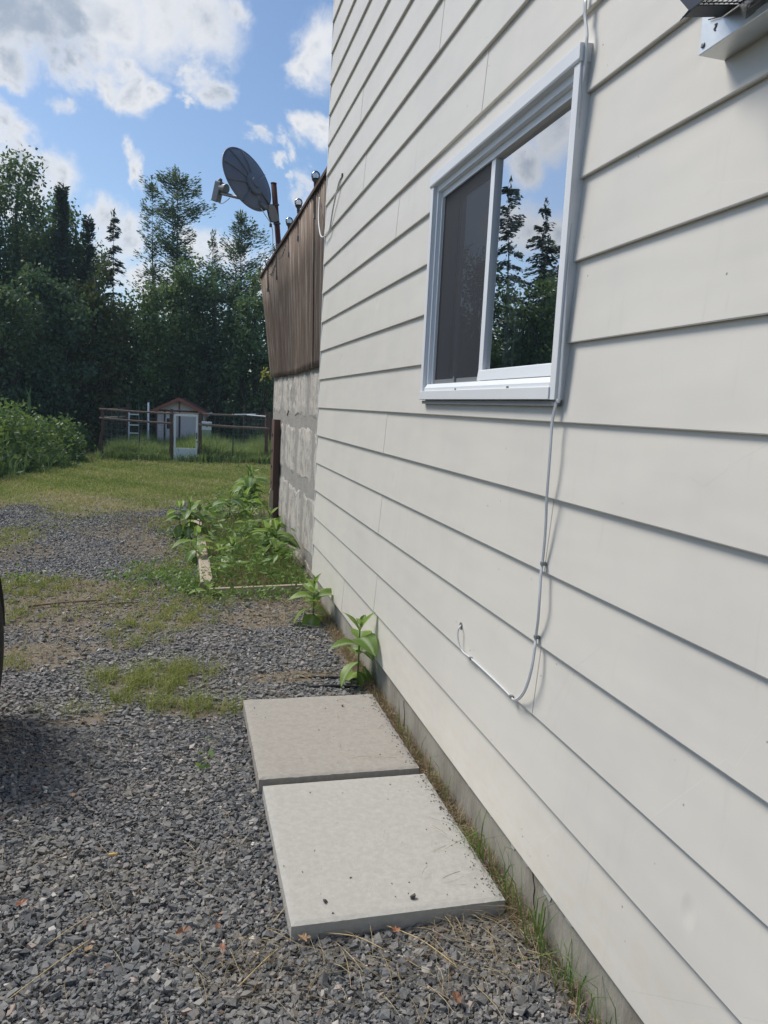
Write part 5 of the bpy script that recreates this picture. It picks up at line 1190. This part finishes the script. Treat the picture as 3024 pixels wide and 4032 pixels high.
for s_ in (0, 1):
    x0 = tx0 - .01 - s_ * 1.85; n = 18; vs, fs = [], []
    for r in (.392, .398):
        for i in range(n + 1):
            a = math.pi * (.0 + .9 * i / n)
            for x in (x0, x0 + tw + .005): vs.append((x, ty + r * .93 * math.cos(a), tr_r + .02 + r * math.sin(a)))
    o2 = 2 * (n + 1)
    for i in range(n): fs += [(2 * i, 2 * i + 1, 2 * i + 3, 2 * i + 2), (o2 + 2 * i, o2 + 2 * i + 2, o2 + 2 * i + 3, o2 + 2 * i + 1), (2 * i, 2 * i + 2, o2 + 2 * i + 2, o2 + 2 * i), (2 * i + 1, o2 + 2 * i + 1, o2 + 2 * i + 3, 2 * i + 3)]
    MB().add(vs, fs).build('mudguard', M['dark_paint'], trl, True)
MB().box(-2.57, -1.35, 2.1, 3.58, .50, .56).build('floor_deck', M['weathered'], trl)
for (a, c, d_, e) in ((-1.06, -1.03, 2.1, 3.58), (-2.28, -2.251, 2.1, 3.58), (-2.25, -1.061, 2.1, 2.13), (-2.25, -1.061, 3.55, 3.58)): MB().box(a - .32, c - .32, d_, e, .562, .80).build('side_board', M['dark_paint'], trl, bevel=.004)
MB().bar((-2.62, ty, tr_r), (-.98, ty, tr_r), .06).build('axle', M['steel'], trl); MB().bar((-1.95, 2.1, .47), (-1.95, .8, .45), .08).build('drawbar', M['dark_paint'], trl)

# ================================================================== TREES
def trunk_mb(x, y, z0, h, r0, g, lean=0.0, top=1.0):
    pts, rs = [], []; dx, dy = g.normal() * lean, g.normal() * lean
    for i in range(9):
        t = i / 8 * top; pts.append((x + dx * t * t + g.normal() * .03 * h * .05, y + dy * t * t, z0 - .3 + (h + .3) * t)); rs.append(r0 * (1 - .9 * t) + .015)
    return pts, rs
def leafset(name, P, L, W, g, mt, par, rnd, hang=None, lift=.2):
    Vv, Q = cards(P, L, W, g, lift, hang); soup(name, Vv, Q, mt, np.repeat(np.clip(rnd, 0, 1), 4), par)
TG = 'trees standing behind the garden'
def broadleaf(x, y, h, hw, lab, seed, mt='leaf_dec', n=9000, low=.12, L=.17, name='broadleaf_tree'):
    g = np.random.default_rng(seed); z0 = float(gz(y)); t = thing(name, (x, y, z0), lab, 'tree', TG)
    nc = 90; C = []
    while len(C) < nc:
        u = g.uniform(-1, 1, 3); k = u[2] * .5 + .5
        rad = (math.sin(math.pi * min(1, max(0, .12 + .82 * k))) ** .6)
        if math.hypot(u[0], u[1]) < rad * (.97 if g.random() < .75 else .6): C.append((x + u[0] * hw, y + u[1] * hw * .9, z0 + h * (low + (1 - low) * k * .97)))
    C = np.array(C); k = g.choice(nc, n, p=(lambda w_: w_ / w_.sum())(g.uniform(.3, 1.6, nc)))
    sp_c = g.uniform(.10, .19, nc)[:, None] * np.array([hw, hw, h * .24])
    P = C[k] + g.normal(0, 1, (n, 3)) * sp_c[k]; P = P[P[:, 2] > z0 + .3]; n = len(P); k = k[:n]
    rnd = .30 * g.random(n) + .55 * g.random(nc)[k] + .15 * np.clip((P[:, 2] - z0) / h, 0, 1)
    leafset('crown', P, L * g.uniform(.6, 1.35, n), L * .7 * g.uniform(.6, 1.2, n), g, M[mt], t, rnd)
    pts, rs = trunk_mb(x, y, z0, h * .9, .10 + h * .011, g, .3); mb = MB().tube(pts, rs, 8)
    for c in C[:16]:
        j = int(np.clip((c[2] - z0) / h * 6 - 1, 1, 6)); a = Vector(pts[j]); c = Vector(c); mb.tube([a, (a + c) / 2 + Vector((0, 0, .15)), c], [rs[j] * .45, rs[j] * .28, .015], 5)
    mb.build('trunk', M['bark'], t, True)
def conifer(x, y, h, hw, lab, seed, kind='spruce', mt='needle', start=.08, gap=.42, dens=1.0, name=None):
    g = np.random.default_rng(seed); z0 = float(gz(y)); t = thing(name or kind + '_tree', (x, y, z0), lab, 'tree', TG)
    pts, rs = trunk_mb(x, y, z0, h * .97, .05 + h * .008, g, .15); rs = [r_ * (1 - .85 * i / 8) for i, r_ in enumerate(rs)]
    mb = MB().tube(pts, rs, 7); PP, HH, LL, RR = [], [], [], []; wcl = g.uniform(.55, 1.1, 40)
    z = h * start
    while z < h * .995:
        k = z / h
        prof = {'spruce': (1 - k) ** .8, 'larch': min(1, 2.4 * (1 - k) ** .75) * (.62 + .38 * math.sin(k * 8 + seed)), 'spire': (1 - k) ** .55}[kind]
        prof = max(prof, .05) * wcl[int(k * 26) % 40]
        for _ in range(int(g.integers(5, 9))):
            a = g.uniform(0, 6.283); ln = hw * prof * g.uniform(.6, 1.2) + .16
            if kind == 'larch' and g.random() < .10: ln *= 1.45
            up_ = {'spruce': .08 + .45 * (k > .8), 'larch': g.uniform(.05, .65), 'spire': .6}[kind]; dr = {'spruce': .30, 'larch': -.10, 'spire': 0}[kind]
            i0 = min(7, int(k * 8)); f_ = k * 8 - i0; b0 = np.array(pts[i0]) * (1 - f_) + np.array(pts[min(8, i0 + 1)]) * f_
            zz_ = z0 + z + g.uniform(-.2, .2); s_ = np.linspace(0, 1, 5)[:, None]; dv = np.array([math.cos(a), math.sin(a), 0])
            br_ = np.array([b0[0], b0[1], min(zz_, z0 + h * .96)]) + dv * s_ * ln + np.array([0, 0, 1.0]) * (up_ * s_ - dr * s_ * s_) * ln
            mb.tube([tuple(p_) for p_ in br_[[0, 2, 4]]], [.020 * (1 - k) + .007, .011, .004], 4, False)
            nn = max(9, int(ln * {'spruce': 70, 'larch': 62, 'spire': 110}[kind] * dens)); tt = g.random(nn) ** .8
            idx = tt * 4; i1 = np.minimum(3, idx.astype(int)); fr_ = (idx - i1)[:, None]; c = br_[i1] * (1 - fr_) + br_[i1 + 1] * fr_
            sd_ = np.array([-math.sin(a), math.cos(a), 0]); wd_ = (.30 if kind != 'larch' else .36) * ln * (1.05 - tt * .75)
            c = c + sd_ * (g.normal(0, 1, nn) * wd_ * .55)[:, None] + np.array([0, 0, 1.0]) * (g.normal(0, .05 if kind == 'spruce' else .14, nn) - (.06 if kind == 'spruce' else 0))[:, None]
            hv = dv * .8 + sd_ * g.normal(0, .7, nn)[:, None] + np.array([0, 0, -.3 if kind == 'spruce' else .35])
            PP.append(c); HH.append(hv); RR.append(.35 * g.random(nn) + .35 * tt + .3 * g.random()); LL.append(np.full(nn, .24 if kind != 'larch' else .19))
        z += gap * g.uniform(.7, 1.3)
    nn = 26; PP.append(np.array(pts[8]) + np.stack([g.normal(0, .06, nn), g.normal(0, .06, nn), g.uniform(-.5, .35, nn)], 1)); HH.append(np.stack([g.normal(0, .4, nn), g.normal(0, .4, nn), np.ones(nn)], 1)); RR.append(g.random(nn)); LL.append(np.full(nn, .26))
    P = np.concatenate(PP); Ls = np.concatenate(LL) * g.uniform(.6, 1.3, len(P))
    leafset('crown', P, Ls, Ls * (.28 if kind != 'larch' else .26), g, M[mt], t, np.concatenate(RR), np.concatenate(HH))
    mb.build('trunk', M['bark'], t, True)
def tree_at(fn, px, ptop, Y_, hwpx, lab, seed, **kw):
    tpt = at_Y(px, ptop, Y_); h = tpt[2] - float(gz(Y_)); fn(tpt[0], Y_, h, hwpx * S * Y_ / FPX, lab, seed, **kw)
tree_at(broadleaf, -75, 318, 35, 95, 'tall dark broadleaf tree cut by the left edge of the view', 401, n=9000)
tree_at(broadleaf, 22, 333, 36, 92, 'tallest dark broadleaf tree at the upper left', 402, n=15000)
tree_at(broadleaf, 98, 388, 38, 74, 'dark broadleaf tree just left of the narrow pointed conifer', 403, n=13000)
tree_at(broadleaf, 176, 438, 40, 62, 'airy broadleaf tree between the two narrow conifers and the ragged spruce', 404, n=8500)
tree_at(conifer, 128, 392, 35.5, 24, 'narrow pointed dark conifer rising through the left trees', 405, kind='spire', dens=1.0, gap=.3)
tree_at(conifer, 180, 468, 37, 24, 'shorter narrow dark conifer right of the pointed one', 406, kind='spire', dens=.8, gap=.35)
tree_at(conifer, 243, 455, 38, 52, 'ragged spruce with bare flat branches at the gap in the trees', 407, kind='spruce', dens=.75, gap=.5)
tree_at(conifer, 388, 374, 38, 150, 'tallest larch with open side branches in the middle of the treeline', 408, kind='larch', mt='needle_l', dens=1.6, gap=.40)
tree_at(conifer, 334, 384, 38.6, 46, 'slender larch leader close on the left of the tallest larch', 409, kind='larch', mt='needle_l', dens=.85, gap=.45)
tree_at(conifer, 524, 458, 36, 74, 'pointed larch below the satellite dish', 410, kind='larch', mt='needle_l', dens=1.5, gap=.38)
tree_at(conifer, 465, 500, 39, 50, 'thin larch between the two tall larches', 418, kind='larch', mt='needle_l', dens=.8, gap=.5)
tree_at(broadleaf, 10, 590, 31, 95, 'lower dark broadleaf tree at the left above the hedge', 411, n=8500, low=.05)
tree_at(broadleaf, 120, 570, 32, 90, 'broad dark tree below the narrow conifers', 412, n=9500, low=.05)
tree_at(broadleaf, 222, 560, 33, 66, 'olive tinted broadleaf tree under the ragged spruce', 413, mt='leaf_yel', n=8000, low=.05)
tree_at(broadleaf, 318, 585, 33.5, 72, 'mid green broadleaf tree under the tallest larch on its left', 414, mt='leaf_mid', n=9000, low=.05)
tree_at(broadleaf, 400, 545, 34.5, 66, 'mid green broadleaf tree behind the garden shed', 415, mt='leaf_mid', n=9000, low=.05)
tree_at(broadleaf, 478, 555, 34, 66, 'dark rounded broadleaf tree right of the shed', 416, mt='leaf_dec', n=9000, low=.05)
tree_at(broadleaf, 560, 590, 33, 70, 'broadleaf tree meeting the far edge of the rusty sheets', 417, mt='leaf_mid', n=9000, low=.05)
tree_at(broadleaf, 650, 560, 35, 80, 'broadleaf tree mostly hidden behind the rusty sheets', 419, mt='leaf_dec', n=5000, low=.05)
# trees left of the view that the window mirrors
conifer(-11.3, 31.0, 11.9, 2.6, 'tall spruce left of the drive mirrored in the window', 431, kind='spruce', dens=.75, gap=.5)
conifer(-13.2, 32.0, 11.4, 2.0, 'pointed spruce left of the drive mirrored at the window edge', 432, kind='spruce', dens=.8, gap=.45)
broadleaf(-12.4, 27.5, 7.6, 3.2, 'dark broadleaf tree left of the drive mirrored low in the window', 433, n=10000, low=.03)
broadleaf(-9.9, 31.0, 8.8, 2.6, 'broadleaf tree left of the drive mirrored in the dark window half', 434, n=9000, low=.03)
broadleaf(-16.5, 30.0, 8.2, 2.8, 'broad tree far out on the left of the drive', 435, n=5000, low=.03)
conifer(-12.3, 29.5, 9.2, 2.3, 'middling spruce left of the drive between the two mirrored spires', 436, kind='spruce', dens=.9, gap=.45)
conifer(-14.9, 33.5, 10.2, 2.2, 'dense spruce left of the drive at the edge of the window mirror image', 437, kind='spruce', dens=.9, gap=.45)
broadleaf(-11.4, 28.6, 6.4, 2.4, 'low broad tree left of the drive under the mirrored spruces', 438, n=8000, low=.03)
# wood behind: one mass
g = np.random.default_rng(55); n = 42000
P = np.stack([g.uniform(-34, 26, n), g.uniform(42, 62, n), np.zeros(n)], 1)
top = 5.2 + 1.4 * np.sin(P[:, 0] * .9) + .9 * np.sin(P[:, 0] * 2.3 + 1) + np.where(P[:, 0] < -6, 3.0, 0); P[:, 2] = -.6 + top * g.random(n) ** .85
Vv, Q = cards(P, g.uniform(.2, .5, n), g.uniform(.15, .32, n), g, .2)
tag(soup('far_wood', Vv, Q, M['leaf_dec'], np.repeat(np.clip(.5 * g.random(n) + .25 * np.sin(P[:, 0] * 1.3), 0, 1), 4)), 'dark wood closing the view behind the trees', 'wood', kind='stuff')
n = 9000; P = np.stack([g.uniform(-11, 7, n), g.uniform(33.5, 38, n), np.zeros(n)], 1); P[:, 2] = -.6 + np.abs(g.normal(0, .9, n))
Vv, Q = cards(P, g.uniform(.12, .30, n), g.uniform(.08, .2, n), g, .2)
tag(soup('undergrowth', Vv, Q, M['leaf_dec'], np.repeat(g.random(n), 4)), 'dark undergrowth at the feet of the trees', 'undergrowth', kind='stuff')

# ------------------------------------------------------------------ the thin summer air: one even volume round everything
m = bpy.data.materials.new('summer_haze'); m.use_nodes = True; n_ = m.node_tree.nodes; n_.clear()
ho, hv = n_.new('ShaderNodeOutputMaterial'), n_.new('ShaderNodeVolumePrincipled')
hv.inputs['Color'].default_value = (.72, .88, 1.0, 1); hv.inputs['Density'].default_value = .0008
m.node_tree.links.new(hv.outputs[0], ho.inputs['Volume'])
haze = MB().box(-250, 250, -130, 270, -1.7, 16.5).build('haze', m); haze['kind'] = 'stuff'; haze['label'] = 'thin bluish summer haze over the whole place'
